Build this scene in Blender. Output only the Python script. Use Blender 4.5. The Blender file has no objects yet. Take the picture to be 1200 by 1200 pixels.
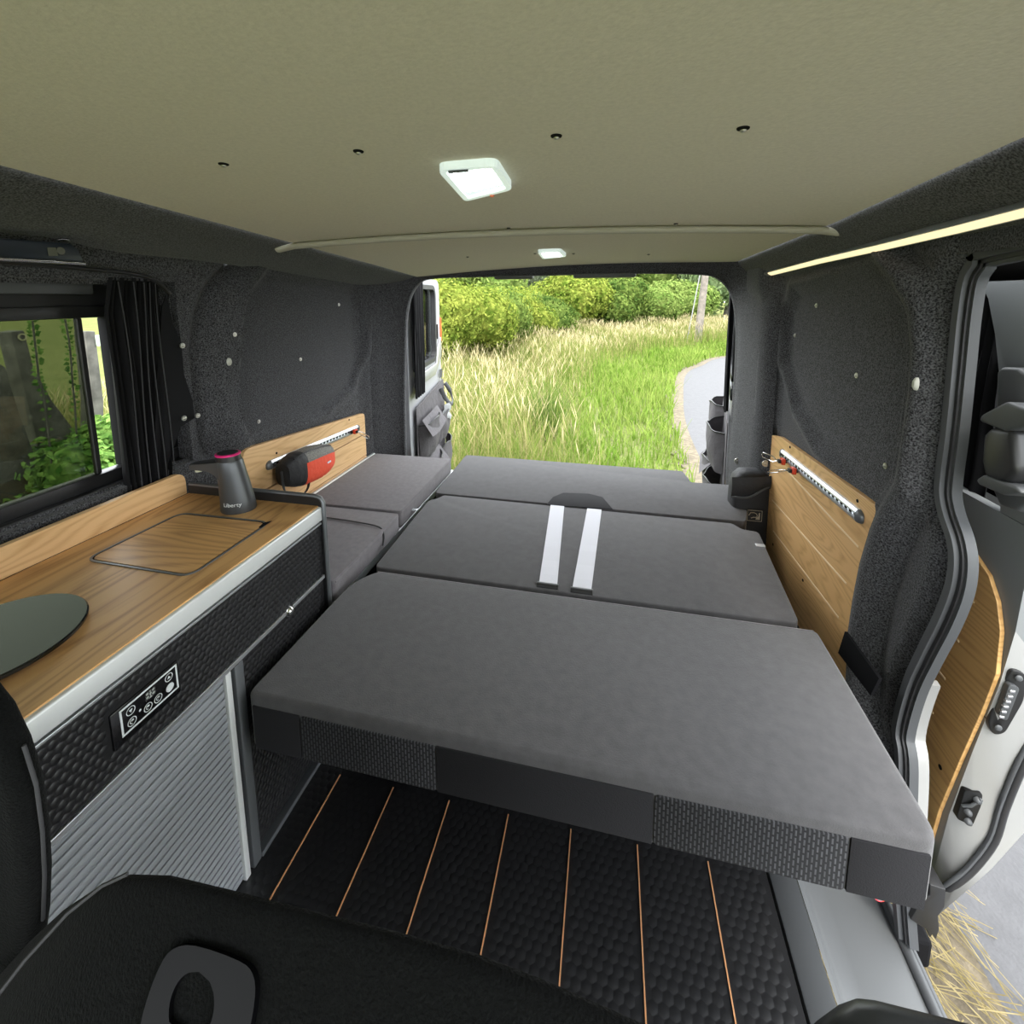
import bpy, bmesh, math, random
import numpy as np
from mathutils import Vector, Matrix

rnd = random.Random(7)
rng = np.random.default_rng(11)
SC = bpy.context.scene
COL = SC.collection

# ------------------------------------------------------------------ camera
F, PX0, PY0, HC = 533.75, 600.0, 420.3, 1.2
YAW, PIT, ROL = .212, -.136, .007
def _rot(a, b, c):
    ca, sa, cb, sb, cc, sc = math.cos(a), math.sin(a), math.cos(b), math.sin(b), math.cos(c), math.sin(c)
    return (np.array([[ca, -sa, 0], [sa, ca, 0], [0, 0, 1]]) @ np.array([[1, 0, 0], [0, cb, -sb], [0, sb, cb]])
            @ np.array([[cc, 0, sc], [0, 1, 0], [-sc, 0, cc]]))
MR = _rot(YAW, PIT, ROL)
cam_d = bpy.data.cameras.new('camera')
cam = bpy.data.objects.new('camera', cam_d)
COL.objects.link(cam)
cam_d.sensor_width = 36
cam_d.lens = F / 1200 * 36
cam_d.shift_y = -(600 - PY0) / 1200
cam_d.clip_start = .02
mw = Matrix.Identity(4)
for i in range(3):
    mw[i][0], mw[i][1], mw[i][2] = MR[i, 0], MR[i, 2], -MR[i, 1]
mw[2][3] = HC
cam.matrix_world = mw
SC.camera = cam

# ------------------------------------------------------------------ light
world = bpy.data.worlds.new('sky')
SC.world = world
world.use_nodes = True
bg = world.node_tree.nodes['Background']
bg.inputs['Color'].default_value = (.93, .97, 1.0, 1)
bg.inputs['Strength'].default_value = 1.5
sun_d = bpy.data.lights.new('sun', 'SUN')
sun_d.energy = 1.2
sun_d.angle = .5
sun_d.color = (1, .96, .88)
sun = bpy.data.objects.new('sun', sun_d)
COL.objects.link(sun)
sun.rotation_euler = (math.radians(30), math.radians(8), 0)
vs = SC.view_settings
vs.view_transform = 'Standard'
vs.look = 'None'
vs.gamma = 1
vs.use_curve_mapping = False
vs.exposure = 2.15

# ------------------------------------------------------------------ pixel helpers
def ray(x, y):
    return MR @ np.array([(x - PX0) / F, 1, -(y - PY0) / F])
def P(x, y, ax, v):
    r = ray(x, y)
    if ax == 'X': k = v / r[0]
    elif ax == 'Y': k = v / r[1]
    else: k = (v - HC) / r[2]
    p = r * k
    return Vector((p[0], p[1], p[2] + HC))

# ------------------------------------------------------------------ materials
def lin(c):
    return tuple(((v / 255) / 12.92 if v / 255 <= .04045 else ((v / 255 + .055) / 1.055) ** 2.4) for v in c)
MATS = {}
def mat(name, col, rough=.6, metal=0, bump=None, var=None, spec=.5, trans=0, emit=None, alpha=None, sheen=0, coat=0):
    """col: linear rgb. bump=(scale,strength,dist). var=(scale,amount,detail)"""
    if name in MATS: return MATS[name]
    m = bpy.data.materials.new(name); MATS[name] = m
    m.use_nodes = True
    nt = m.node_tree; N = nt.nodes; L = nt.links
    b = N['Principled BSDF']
    b.inputs['Base Color'].default_value = (*col, 1)
    b.inputs['Roughness'].default_value = rough
    b.inputs['Metallic'].default_value = metal
    b.inputs['Specular IOR Level'].default_value = spec
    b.inputs['Transmission Weight'].default_value = trans
    b.inputs['Sheen Weight'].default_value = sheen
    b.inputs['Coat Weight'].default_value = coat
    if emit:
        b.inputs['Emission Color'].default_value = (*emit[0], 1)
        b.inputs['Emission Strength'].default_value = emit[1]
    tc = N.new('ShaderNodeTexCoord')
    if var:
        n = N.new('ShaderNodeTexNoise'); n.inputs['Scale'].default_value = var[0]; n.inputs['Detail'].default_value = var[2] if len(var) > 2 else 3
        L.new(tc.outputs['Object'], n.inputs['Vector'])
        r = N.new('ShaderNodeMapRange'); r.inputs[1].default_value = var[3] if len(var) > 3 else .3; r.inputs[2].default_value = var[4] if len(var) > 4 else .7
        r.inputs[3].default_value = 1 - var[1]; r.inputs[4].default_value = 1 + var[1]
        L.new(n.outputs['Fac'], r.inputs[0])
        mx = N.new('ShaderNodeVectorMath'); mx.operation = 'SCALE'; mx.inputs[0].default_value = col
        L.new(r.outputs[0], mx.inputs['Scale'])
        L.new(mx.outputs[0], b.inputs['Base Color'])
    if bump:
        n = N.new('ShaderNodeTexNoise'); n.inputs['Scale'].default_value = bump[0]; n.inputs['Detail'].default_value = 3
        L.new(tc.outputs['Object'], n.inputs['Vector'])
        bp = N.new('ShaderNodeBump'); bp.inputs['Strength'].default_value = bump[1]; bp.inputs['Distance'].default_value = bump[2]
        L.new(n.outputs['Fac'], bp.inputs['Height']); L.new(bp.outputs[0], b.inputs['Normal'])
    return m

def wood_mat(name, c1, c2, axis='Y', rough=.45, scale=1.0, seed=0.0):
    if name in MATS: return MATS[name]
    m = bpy.data.materials.new(name); MATS[name] = m; m.use_nodes = True
    nt = m.node_tree; N = nt.nodes; L = nt.links; b = N['Principled BSDF']
    b.inputs['Roughness'].default_value = rough
    tc = N.new('ShaderNodeTexCoord')
    mp = N.new('ShaderNodeMapping'); L.new(tc.outputs['Object'], mp.inputs['Vector'])
    s = [1.0, 1.0, 1.0]; s['XYZ'.index(axis)] = .16
    mp.inputs['Scale'].default_value = [v * scale for v in s]
    mp.inputs['Location'].default_value = (seed, seed * .7, seed * .3)
    # warped growth rings
    n0 = N.new('ShaderNodeTexNoise'); n0.inputs['Scale'].default_value = 5; n0.inputs['Detail'].default_value = 2
    L.new(mp.outputs[0], n0.inputs['Vector'])
    mu = N.new('ShaderNodeMath'); mu.operation = 'MULTIPLY'; mu.inputs[1].default_value = 24
    L.new(n0.outputs['Fac'], mu.inputs[0])
    fr = N.new('ShaderNodeMath'); fr.operation = 'PINGPONG'; fr.inputs[1].default_value = .5
    L.new(mu.outputs[0], fr.inputs[0])
    # fine streaks
    mp2 = N.new('ShaderNodeMapping'); L.new(tc.outputs['Object'], mp2.inputs['Vector'])
    s2 = [160.0] * 3; s2['XYZ'.index(axis)] = 7
    mp2.inputs['Scale'].default_value = s2
    n1 = N.new('ShaderNodeTexNoise'); n1.inputs['Scale'].default_value = 1; n1.inputs['Detail'].default_value = 3
    L.new(mp2.outputs[0], n1.inputs['Vector'])
    ad = N.new('ShaderNodeMath'); ad.operation = 'MULTIPLY_ADD'; ad.inputs[1].default_value = 1.1
    L.new(fr.outputs[0], ad.inputs[0]); 
    m3 = N.new('ShaderNodeMath'); m3.operation = 'MULTIPLY'; m3.inputs[1].default_value = .75
    L.new(n1.outputs['Fac'], m3.inputs[0]); L.new(m3.outputs[0], ad.inputs[2])
    cr = N.new('ShaderNodeValToRGB')
    cr.color_ramp.elements[0].position = .22; cr.color_ramp.elements[0].color = (*c2, 1)
    cr.color_ramp.elements[1].position = .72; cr.color_ramp.elements[1].color = (*c1, 1)
    L.new(ad.outputs[0], cr.inputs[0]); L.new(cr.outputs[0], b.inputs['Base Color'])
    bp = N.new('ShaderNodeBump'); bp.inputs['Strength'].default_value = .12; bp.inputs['Distance'].default_value = .001
    L.new(n1.outputs['Fac'], bp.inputs['Height']); L.new(bp.outputs[0], b.inputs['Normal'])
    return m

def leaf_mat(name, c1, c2, scale=1.5, transl=.35, fine=30):
    if name in MATS: return MATS[name]
    m = bpy.data.materials.new(name); MATS[name] = m; m.use_nodes = True
    nt = m.node_tree; N = nt.nodes; L = nt.links
    N.remove(N['Principled BSDF'])
    tc = N.new('ShaderNodeTexCoord')
    n = N.new('ShaderNodeTexNoise'); n.inputs['Scale'].default_value = scale; n.inputs['Detail'].default_value = 4
    L.new(tc.outputs['Object'], n.inputs['Vector'])
    w = N.new('ShaderNodeTexNoise'); w.inputs['Scale'].default_value = fine; w.inputs['Detail'].default_value = 0
    L.new(tc.outputs['Object'], w.inputs['Vector'])
    mm = N.new('ShaderNodeMath'); mm.operation = 'MULTIPLY_ADD'; mm.inputs[1].default_value = .6
    hh = N.new('ShaderNodeMath'); hh.operation = 'MULTIPLY'; hh.inputs[1].default_value = .5
    L.new(n.outputs['Fac'], hh.inputs[0]); L.new(w.outputs['Fac'], mm.inputs[0]); L.new(hh.outputs[0], mm.inputs[2])
    cr = N.new('ShaderNodeValToRGB')
    cr.color_ramp.elements[0].position = .4; cr.color_ramp.elements[0].color = (*c1, 1)
    cr.color_ramp.elements[1].position = .68; cr.color_ramp.elements[1].color = (*c2, 1)
    L.new(mm.outputs[0], cr.inputs[0])
    d = N.new('ShaderNodeBsdfDiffuse'); t = N.new('ShaderNodeBsdfTranslucent'); ms = N.new('ShaderNodeMixShader')
    ms.inputs[0].default_value = transl
    L.new(cr.outputs[0], d.inputs[0]); L.new(cr.outputs[0], t.inputs[0])
    L.new(d.outputs[0], ms.inputs[1]); L.new(t.outputs[0], ms.inputs[2])
    L.new(ms.outputs[0], N['Material Output'].inputs[0])
    return m

def weave_mat(name, c1, c2):
    m = bpy.data.materials.new(name); MATS[name] = m; m.use_nodes = True
    nt = m.node_tree; N = nt.nodes; L = nt.links; b = N['Principled BSDF']
    b.inputs['Roughness'].default_value = .85
    tc = N.new('ShaderNodeTexCoord'); sp = N.new('ShaderNodeSeparateXYZ'); cb = N.new('ShaderNodeCombineXYZ')
    L.new(tc.outputs['Object'], sp.inputs[0]); L.new(sp.outputs['Z'], cb.inputs['X']); L.new(sp.outputs['X'], cb.inputs['Y'])
    br = N.new('ShaderNodeTexBrick'); br.inputs['Scale'].default_value = 1
    br.inputs['Brick Width'].default_value = .0135; br.inputs['Row Height'].default_value = .0062
    br.inputs['Mortar Size'].default_value = .0022; br.inputs['Mortar Smooth'].default_value = .3
    br.inputs['Color1'].default_value = (*c2, 1); br.inputs['Color2'].default_value = (*[v * .7 for v in c2], 1)
    br.inputs['Mortar'].default_value = (*c1, 1)
    L.new(cb.outputs[0], br.inputs['Vector']); L.new(br.outputs['Color'], b.inputs['Base Color'])
    bp = N.new('ShaderNodeBump'); bp.inputs['Strength'].default_value = .6; bp.inputs['Distance'].default_value = .002; bp.invert = True
    L.new(br.outputs['Fac'], bp.inputs['Height']); L.new(bp.outputs[0], b.inputs['Normal'])
    return m

M_FELT = mat('charcoal_felt', (.054, .054, .058), .95, var=(330, .85, 2, .34, .66), bump=(330, .4, .003), spec=.1, sheen=.12)
M_FELT2 = M_FELT
M_LINER = mat('cream_liner', (.66, .615, .51), .95, var=(180, .05, 4), bump=(240, .35, .0015), spec=.1)
M_BAR = mat('roof_bar_fabric', (.42, .40, .33), .9, bump=(240, .2, .001))
M_OAK = wood_mat('oak_worktop', (.60, .345, .135), (.33, .165, .050), 'Y', .42, 1.0)
M_OAKLID = wood_mat('oak_lid', (.60, .345, .135), (.35, .175, .054), 'X', .38, 1.1, 2.3)
M_OAKL = wood_mat('oak_light', (.66, .42, .205), (.50, .29, .12), 'Y', .45, 1.3, 4.1)
M_OAKP = wood_mat('oak_panel', (.66, .40, .17), (.48, .265, .095), 'Y', .45, 1.3, 7.7)
M_OAKE = mat('oak_edge', (.50, .30, .13), .5, var=(60, .2))
M_HEX = mat('black_hex_rubber', (.010, .010, .011), .42, spec=.5)
M_HEXS = mat('black_hex_stud', (.011, .011, .012), .42, spec=.5)
M_COPPER = mat('copper_strip', (.72, .36, .17), .4, metal=.3)
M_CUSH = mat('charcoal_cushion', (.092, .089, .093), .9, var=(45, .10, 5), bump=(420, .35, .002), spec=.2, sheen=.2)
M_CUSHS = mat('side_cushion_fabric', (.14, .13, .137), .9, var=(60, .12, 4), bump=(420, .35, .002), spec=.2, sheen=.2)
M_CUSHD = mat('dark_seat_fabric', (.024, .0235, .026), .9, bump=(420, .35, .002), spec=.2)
M_WEAVE = weave_mat('woven_fabric', (.010, .010, .012), (.075, .075, .082))
M_ALU = mat('aluminium', (.62, .64, .66), .38, metal=.85)
M_ALUW = mat('anodised_edge', (.70, .72, .71), .45, metal=.35)
M_ALUD = mat('dark_aluminium', (.17, .18, .19), .4, metal=.6)
M_SLAT = mat('tambour_slat', (.36, .38, .40), .45, metal=.4)
M_BLACK = mat('black_plastic', (.014, .014, .015), .4)
M_BLACKM = mat('black_matt', (.006, .006, .007), .85, spec=.1)
M_GREYP = mat('grey_plastic', (.09, .094, .098), .5, bump=(600, .1, .0006))
M_GREYD = mat('dark_grey_plastic', (.055, .058, .062), .5)
M_SILVER = mat('silver_paint', (.30, .30, .295), .35, metal=.15, coat=.3)
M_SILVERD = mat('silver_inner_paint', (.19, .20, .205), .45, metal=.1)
M_WHITE = mat('white_paint', (.34, .34, .36), .4)
M_RUBBER = mat('grey_seal_rubber', (.055, .058, .063), .55)
M_RUBBERB = mat('black_seal_rubber', (.02, .02, .022), .5)
M_CURT = mat('black_curtain', (.0055, .0055, .0065), .85, bump=(500, .2, .001), spec=.2)
M_CURTT = mat('curtain_piping', (.025, .025, .028), .8)
M_CHROME = mat('chrome', (.8, .8, .8), .15, metal=1)
M_STUD = mat('stud_metal', (.55, .54, .50), .3, metal=.8)
M_NAVY = mat('navy_black_panel', (.010, .016, .026), .35)
M_TAP = mat('graphite_tap', (.075, .08, .085), .38, metal=.5)
M_MAG = mat('magenta_ring', (.62, .02, .17), .3)
M_GLASSB = mat('black_ceramic_glass', (.004, .005, .006), .04, spec=.6)
M_RED = mat('red_nylon', (.72, .075, .03), .7, bump=(60, .5, .006))
M_GREYN = mat('grey_nylon', (.16, .155, .14), .8, var=(260, .5), bump=(300, .4, .001))
M_BLKN = mat('black_nylon', (.014, .014, .016), .65, bump=(70, .4, .005))
M_POCKET = mat('grey_pocket_fabric', (.085, .078, .085), .8, bump=(25, .5, .012))
M_STRAP = mat('white_webbing', (.70, .70, .76), .8, bump=(500, .3, .0008))
M_ORANGE = mat('orange_reflector', (.9, .16, .05), .35)
M_LED = mat('led_white', (1, 1, 1), .5, emit=((.88, 1.0, .97), 2.2))
M_LEDD = mat('led_diffuser', (.62, .68, .66), .3, emit=((.84, 1.0, .96), .115))
M_LEDW = mat('led_warm', (.5, .4, .28), .5, emit=((1, .78, .46), .27))
M_SEAT = mat('black_seat_cloth', (.0034, .0037, .0037), .95, var=(300, .35), bump=(420, .6, .003), sheen=.03, spec=.05)
M_SEATL = mat('black_leatherette', (.010, .0115, .0125), .4, bump=(500, .12, .0006))
M_TARMAC = mat('grey_tarmac', (.36, .35, .34), .95, var=(45, .22, 6), bump=(130, .5, .006))
M_LANE = mat('pale_lane', (.078, .078, .083), .95, var=(18, .08, 5), bump=(90, .4, .006))
M_GRIT = mat('verge_grit', (.11, .09, .06), .95, var=(22, .35, 6), bump=(60, .6, .01))
M_SOIL = leaf_mat('verge_turf', (.10, .17, .025), (.30, .30, .09), 2.2, .0)
M_FIELD = leaf_mat('field_turf', (.095, .115, .04), (.155, .165, .065), .9, .0)
M_BARK = mat('grey_bark', (.11, .10, .085), .9, var=(20, .4), bump=(30, .7, .02))
M_POLE = mat('pole_wood', (.15, .13, .11), .9, var=(9, .3), bump=(30, .5, .01))
M_TINT = None

def glass_mat(name, tint):
    m = bpy.data.materials.new(name); m.use_nodes = True; nt = m.node_tree; N = nt.nodes; L = nt.links
    N.remove(N['Principled BSDF'])
    t = N.new('ShaderNodeBsdfTransparent'); t.inputs[0].default_value = (*tint, 1)
    g = N.new('ShaderNodeBsdfGlossy'); g.inputs['Roughness'].default_value = .02
    f = N.new('ShaderNodeFresnel'); f.inputs[0].default_value = 1.45
    x = N.new('ShaderNodeMixShader'); L.new(f.outputs[0], x.inputs[0]); L.new(t.outputs[0], x.inputs[1]); L.new(g.outputs[0], x.inputs[2])
    L.new(x.outputs[0], N['Material Output'].inputs[0])
    return m
M_TINT = glass_mat('tinted_glass', (.36, .38, .33))
M_CLEAR = glass_mat('clear_glass', (.86, .9, .88))

# ------------------------------------------------------------------ object helpers
def obj(name, me, m, parent=None, label=None, cat=None, group=None, kind=None, smooth=None):
    o = bpy.data.objects.new(name, me)
    COL.objects.link(o)
    if m is not None and not me.materials: me.materials.append(m)
    if smooth is not None and len(me.polygons):
        me.polygons.foreach_set('use_smooth', [True] * len(me.polygons))
        me.set_sharp_from_angle(angle=math.radians(smooth))
    if parent is not None:
        o.parent = parent
        w = Vector((0, 0, 0)); q = parent
        while q is not None: w += q.location; q = q.parent
        o.location = -w
    if label: o['label'] = label
    if cat: o['category'] = cat
    if group: o['group'] = group
    if kind: o['kind'] = kind
    return o
def thing(name, label, cat, loc=(0, 0, 0), group=None, kind=None):
    o = bpy.data.objects.new(name, None); COL.objects.link(o); o.location = loc; o.empty_display_size = .05
    o['label'] = label; o['category'] = cat
    if group: o['group'] = group
    if kind: o['kind'] = kind
    return o
def mesh_np(name, v, f):
    me = bpy.data.meshes.new(name)
    v = np.asarray(v, np.float32); f = np.asarray(f, np.int32)
    n = f.shape[1]
    me.vertices.add(len(v)); me.vertices.foreach_set('co', v.ravel())
    me.loops.add(f.size); me.loops.foreach_set('vertex_index', f.ravel())
    me.polygons.add(len(f)); me.polygons.foreach_set('loop_start', np.arange(0, f.size, n, dtype=np.int32))
    me.update(calc_edges=True)
    return me
class B:
    """collects shapes into one bmesh"""
    def __init__(s): s.bm = bmesh.new()
    def mesh(s, name='part'):
        bmesh.ops.recalc_face_normals(s.bm, faces=s.bm.faces)
        me = bpy.data.meshes.new(name); s.bm.to_mesh(me); s.bm.free(); return me
    def prism(s, pts, vec, bev=0, seg=2, ang=25):
        bm = bmesh.new()
        vec = Vector(vec)
        a = [bm.verts.new(Vector(p)) for p in pts]
        b = [bm.verts.new(Vector(p) + vec) for p in pts]
        n = len(pts)
        bm.faces.new(a); bm.faces.new(b[::-1])
        for i in range(n): bm.faces.new((a[i], b[i], b[(i + 1) % n], a[(i + 1) % n]))
        bmesh.ops.recalc_face_normals(bm, faces=bm.faces)
        if bev > 0:
            es = [e for e in bm.edges if len(e.link_faces) == 2 and e.calc_face_angle(0) > math.radians(ang)]
            bmesh.ops.bevel(bm, geom=es, offset=bev, segments=seg, profile=.5, affect='EDGES', clamp_overlap=True)
        s._add(bm); return s
    def _add(s, bm):
        me = bpy.data.meshes.new('t'); bm.to_mesh(me); bm.free(); s.bm.from_mesh(me); bpy.data.meshes.remove(me)
    def box(s, lo, hi, bev=0, seg=2):
        (x0, y0, z0), (x1, y1, z1) = lo, hi
        return s.prism([(x0, y0, z0), (x1, y0, z0), (x1, y1, z0), (x0, y1, z0)], (0, 0, z1 - z0), bev, seg)
    def obox(s, c, u, v, w, bev=0, seg=2):
        """oriented box, half vectors u v w"""
        c, u, v, w = map(Vector, (c, u, v, w))
        return s.prism([c - u - v - w, c + u - v - w, c + u + v - w, c - u + v - w], w * 2, bev, seg)
    def tube(s, path, r, n=8, closed=False, flat=None, up=(0, 0, 1)):
        pts = [Vector(p) for p in path]; m = len(pts); rings = []
        rr = r if isinstance(r, (list, tuple)) else [r] * m
        for i, p in enumerate(pts):
            if closed: t = pts[(i + 1) % m] - pts[i - 1]
            else: t = pts[min(i + 1, m - 1)] - pts[max(i - 1, 0)]
            t.normalize()
            u = Vector(up)
            if abs(u.dot(t)) > .97: u = Vector((1, 0, 0)) if abs(t.x) < .9 else Vector((0, 1, 0))
            a = t.cross(u).normalized(); b = a.cross(t).normalized()
            fa, fb = (1, 1) if flat is None else flat
            rings.append([s.bm.verts.new(p + a * math.cos(k * 2 * math.pi / n) * rr[i] * fa + b * math.sin(k * 2 * math.pi / n) * rr[i] * fb) for k in range(n)])
        for i in range(m if closed else m - 1):
            A, C = rings[i], rings[(i + 1) % m]
            for k in range(n): s.bm.faces.new((A[k], A[(k + 1) % n], C[(k + 1) % n], C[k]))
        if not closed:
            s.bm.faces.new(rings[0][::-1]); s.bm.faces.new(rings[-1])
        return s
    def loft(s, rings, cap=True, closed_ring=True):
        R = [[s.bm.verts.new(Vector(p)) for p in r] for r in rings]
        n = len(R[0])
        for i in range(len(R) - 1):
            for k in range(n if closed_ring else n - 1):
                s.bm.faces.new((R[i][k], R[i][(k + 1) % n], R[i + 1][(k + 1) % n], R[i + 1][k]))
        if cap and closed_ring:
            s.bm.faces.new(R[0][::-1]); s.bm.faces.new(R[-1])
        return s
    def cyl(s, c, d, r, n=16, r2=None):
        c = Vector(c); d = Vector(d)
        t = d.normalized(); u = Vector((0, 0, 1)) if abs(t.z) < .9 else Vector((1, 0, 0))
        a = t.cross(u).normalized(); b = a.cross(t)
        r2 = r if r2 is None else r2
        ring = lambda o, q: [o + a * math.cos(k * 2 * math.pi / n) * q + b * math.sin(k * 2 * math.pi / n) * q for k in range(n)]
        return s.loft([ring(c, r), ring(c + d, r2)])
    def dome(s, c, nrm, r, h, n=12, m=4):
        c = Vector(c); t = Vector(nrm).normalized(); u = Vector((0, 0, 1)) if abs(t.z) < .9 else Vector((1, 0, 0))
        a = t.cross(u).normalized(); b = a.cross(t); rings = []
        for j in range(m):
            q = j / m * math.pi / 2
            rings.append([c + t * h * math.sin(q) + (a * math.cos(k * 2 * math.pi / n) + b * math.sin(k * 2 * math.pi / n)) * r * math.cos(q) for k in range(n)])
        return s.loft(rings)
    def ring_band(s, outer, inner, vec):
        """flat ring between two equal-length loops, extruded by vec"""
        vec = Vector(vec); n = len(outer)
        o0 = [s.bm.verts.new(Vector(p)) for p in outer]; i0 = [s.bm.verts.new(Vector(p)) for p in inner]
        o1 = [s.bm.verts.new(Vector(p) + vec) for p in outer]; i1 = [s.bm.verts.new(Vector(p) + vec) for p in inner]
        for k in range(n):
            j = (k + 1) % n
            for q in ((o0[k], o0[j], i0[j], i0[k]), (o1[k], i1[k], i1[j], o1[j]), (o0[k], o1[k], o1[j], o0[j]), (i0[k], i0[j], i1[j], i1[k])): s.bm.faces.new(q)
        return s

def rounded(pts, r, seg=5):
    """round the corners of a closed 3d polygon"""
    pts = [Vector(p) for p in pts]; out = []; n = len(pts)
    for i in range(n):
        p, a, b = pts[i], pts[i - 1], pts[(i + 1) % n]
        rr = r[i] if isinstance(r, (list, tuple)) else r
        if rr <= 0: out.append(p); continue
        da, db = (a - p), (b - p)
        ra = min(rr, da.length * .48); rb = min(rr, db.length * .48)
        A = p + da.normalized() * ra; C = p + db.normalized() * rb
        for k in range(seg + 1):
            t = k / seg
            out.append(A * (1 - t) ** 2 + p * 2 * t * (1 - t) + C * t * t)
    return out
def inset(pts, d):
    """move a planar convex-ish loop towards its centroid by about d"""
    pts = [Vector(p) for p in pts]; n = len(pts)
    nrm = Vector((0, 0, 0)); c = sum(pts, Vector((0, 0, 0))) / n
    for i in range(n): nrm += (pts[i] - c).cross(pts[(i + 1) % n] - c)
    nrm.normalize(); out = []
    for i in range(n):
        t = (pts[(i + 1) % n] - pts[i - 1]).normalized()
        out.append(pts[i] + nrm.cross(t) * d)
    return out
def interp(x, xs, ys): return np.interp(x, xs, ys)
def smooth01(t): t = np.clip(t, 0, 1); return t * t * (3 - 2 * t)
def sdf_poly(py, pz, poly):
    """signed distance (negative inside) of arrays to polygon"""
    poly = np.asarray(poly, float); n = len(poly)
    d = np.full(py.shape, 1e9); inside = np.zeros(py.shape, bool)
    for i in range(n):
        a = poly[i]; b = poly[(i + 1) % n]; e = b - a
        wy, wz = py - a[0], pz - a[1]
        t = np.clip((wy * e[0] + wz * e[1]) / (e @ e), 0, 1)
        d = np.minimum(d, np.hypot(wy - t * e[0], wz - t * e[1]))
        c = ((a[1] > pz) != (b[1] > pz)) & (py < (b[0] - a[0]) * (pz - a[1]) / (b[1] - a[1] + 1e-12) + a[0])
        inside ^= c
    return np.where(inside, -d, d)
def grid_faces(nu, nv, keep=None):
    i, j = np.meshgrid(np.arange(nu - 1), np.arange(nv - 1), indexing='ij')
    a = (i * nv + j).ravel()
    f = np.stack([a, a + nv, a + nv + 1, a + 1], 1)
    if keep is not None: f = f[keep.ravel()]
    return f
def text_mesh(s, size, mtx, ext=.0004):
    cu = bpy.data.curves.new('t', 'FONT'); cu.body = s; cu.size = size; cu.extrude = ext; cu.align_x = 'CENTER'; cu.align_y = 'CENTER'
    o = bpy.data.objects.new('t', cu); COL.objects.link(o)
    bpy.context.view_layer.update()
    me = bpy.data.meshes.new_from_object(o.evaluated_get(bpy.context.evaluated_depsgraph_get()))
    bpy.data.objects.remove(o); bpy.data.curves.remove(cu)
    me.transform(mtx); me.materials.clear()
    return me
def frame_mtx(o, ux, uy):
    ux = Vector(ux).normalized(); uz = ux.cross(Vector(uy)).normalized(); uy = uz.cross(ux)
    m = Matrix.Identity(4)
    for i in range(3): m[i][0], m[i][1], m[i][2], m[i][3] = ux[i], uy[i], uz[i], o[i]
    return m

# ================================================================== THE VAN SHELL
XL, XR = -1.15, .60            # felt wall planes
BED = .42; CT = .673; XC = -.715

from mathutils.bvhtree import BVHTree
def bvh_of(*objs):
    vs_, fs_ = [], []
    for o in objs:
        k = len(vs_); vs_ += [v.co.copy() for v in o.data.vertices]; fs_ += [tuple(i + k for i in p.vertices) for p in o.data.polygons]
    return BVHTree.FromPolygons(vs_, fs_)
def bvh_hit(t, x, y, off=0.0, fall=None):
    r = Vector(ray(x, y)).normalized(); h = t.ray_cast(Vector((0, 0, HC)), r)
    if h[0] is None: return fall
    return h[0] - r * off
# ---- floor
floor = thing('floor', 'black dimpled rubber van floor with thin copper inlay lines', 'floor', (-.1, .8, 0), kind='structure')
b = B(); b.box((-1.15, -.6, -.03), (.345, 2.12, 0)); b.box((.345, .985, -.03), (.62, 2.12, 0))
obj('floor_board', b.mesh(), M_HEX, floor)
cs = B(); cs.box((-.0012, -.25, -.001), (.0012, .886, .0022)); cs_me = cs.mesh(); cs_me.materials.append(M_COPPER)
for i in range(7):
    o = obj('copper_strip', cs_me, None, floor); o.location.x += -.644 + i * .1456
def hex_field(u0, u1, v0, v1, pitch, fill, h, fn, skip=None):
    """raised hexagon studs on a plane; fn(u,v,w)->xyz arrays"""
    dv = pitch * .866
    us, vsn = [], []
    for j in range(int((v1 - v0) / dv) + 1):
        u = np.arange(u0 + (pitch / 2 if j % 2 else 0), u1, pitch); us.append(u); vsn.append(np.full(len(u), v0 + j * dv))
    u = np.concatenate(us); v = np.concatenate(vsn)
    if skip is not None:
        k = ~skip(u, v); u, v = u[k], v[k]
    a = np.arange(6) * math.pi / 3 + math.pi / 6
    r0 = pitch * .5 * fill; r1 = r0 * .86
    U = np.concatenate([u[:, None] + np.cos(a) * r0, u[:, None] + np.cos(a) * r1], 1)
    V = np.concatenate([v[:, None] + np.sin(a) * r0, v[:, None] + np.sin(a) * r1], 1)
    W = np.concatenate([np.zeros((len(u), 6)), np.full((len(u), 6), h)], 1)
    vv = fn(U.ravel(), V.ravel(), W.ravel())
    base = (np.arange(len(u)) * 12)[:, None]
    fs = []
    for k in range(6):
        q = (k + 1) % 6
        fs.append(np.concatenate([base + k, base + q, base + 6 + q, base + 6 + k], 1))
    fs.append(np.concatenate([base + 6, base + 7, base + 8, base + 9], 1)); fs.append(np.concatenate([base + 6, base + 9, base + 10, base + 11], 1))
    return mesh_np('studs', vv, np.concatenate(fs))
o = obj('rubber_stud_field', hex_field(-.70, .335, .30, 1.0, .0185, 1.04, .00035, lambda u, v, w: np.stack([u, v, w], 1),
        skip=lambda u, v: np.abs((u + .644 + .0728) % .1456 - .0728) < .009), M_HEXS, floor, kind='stuff')

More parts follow.
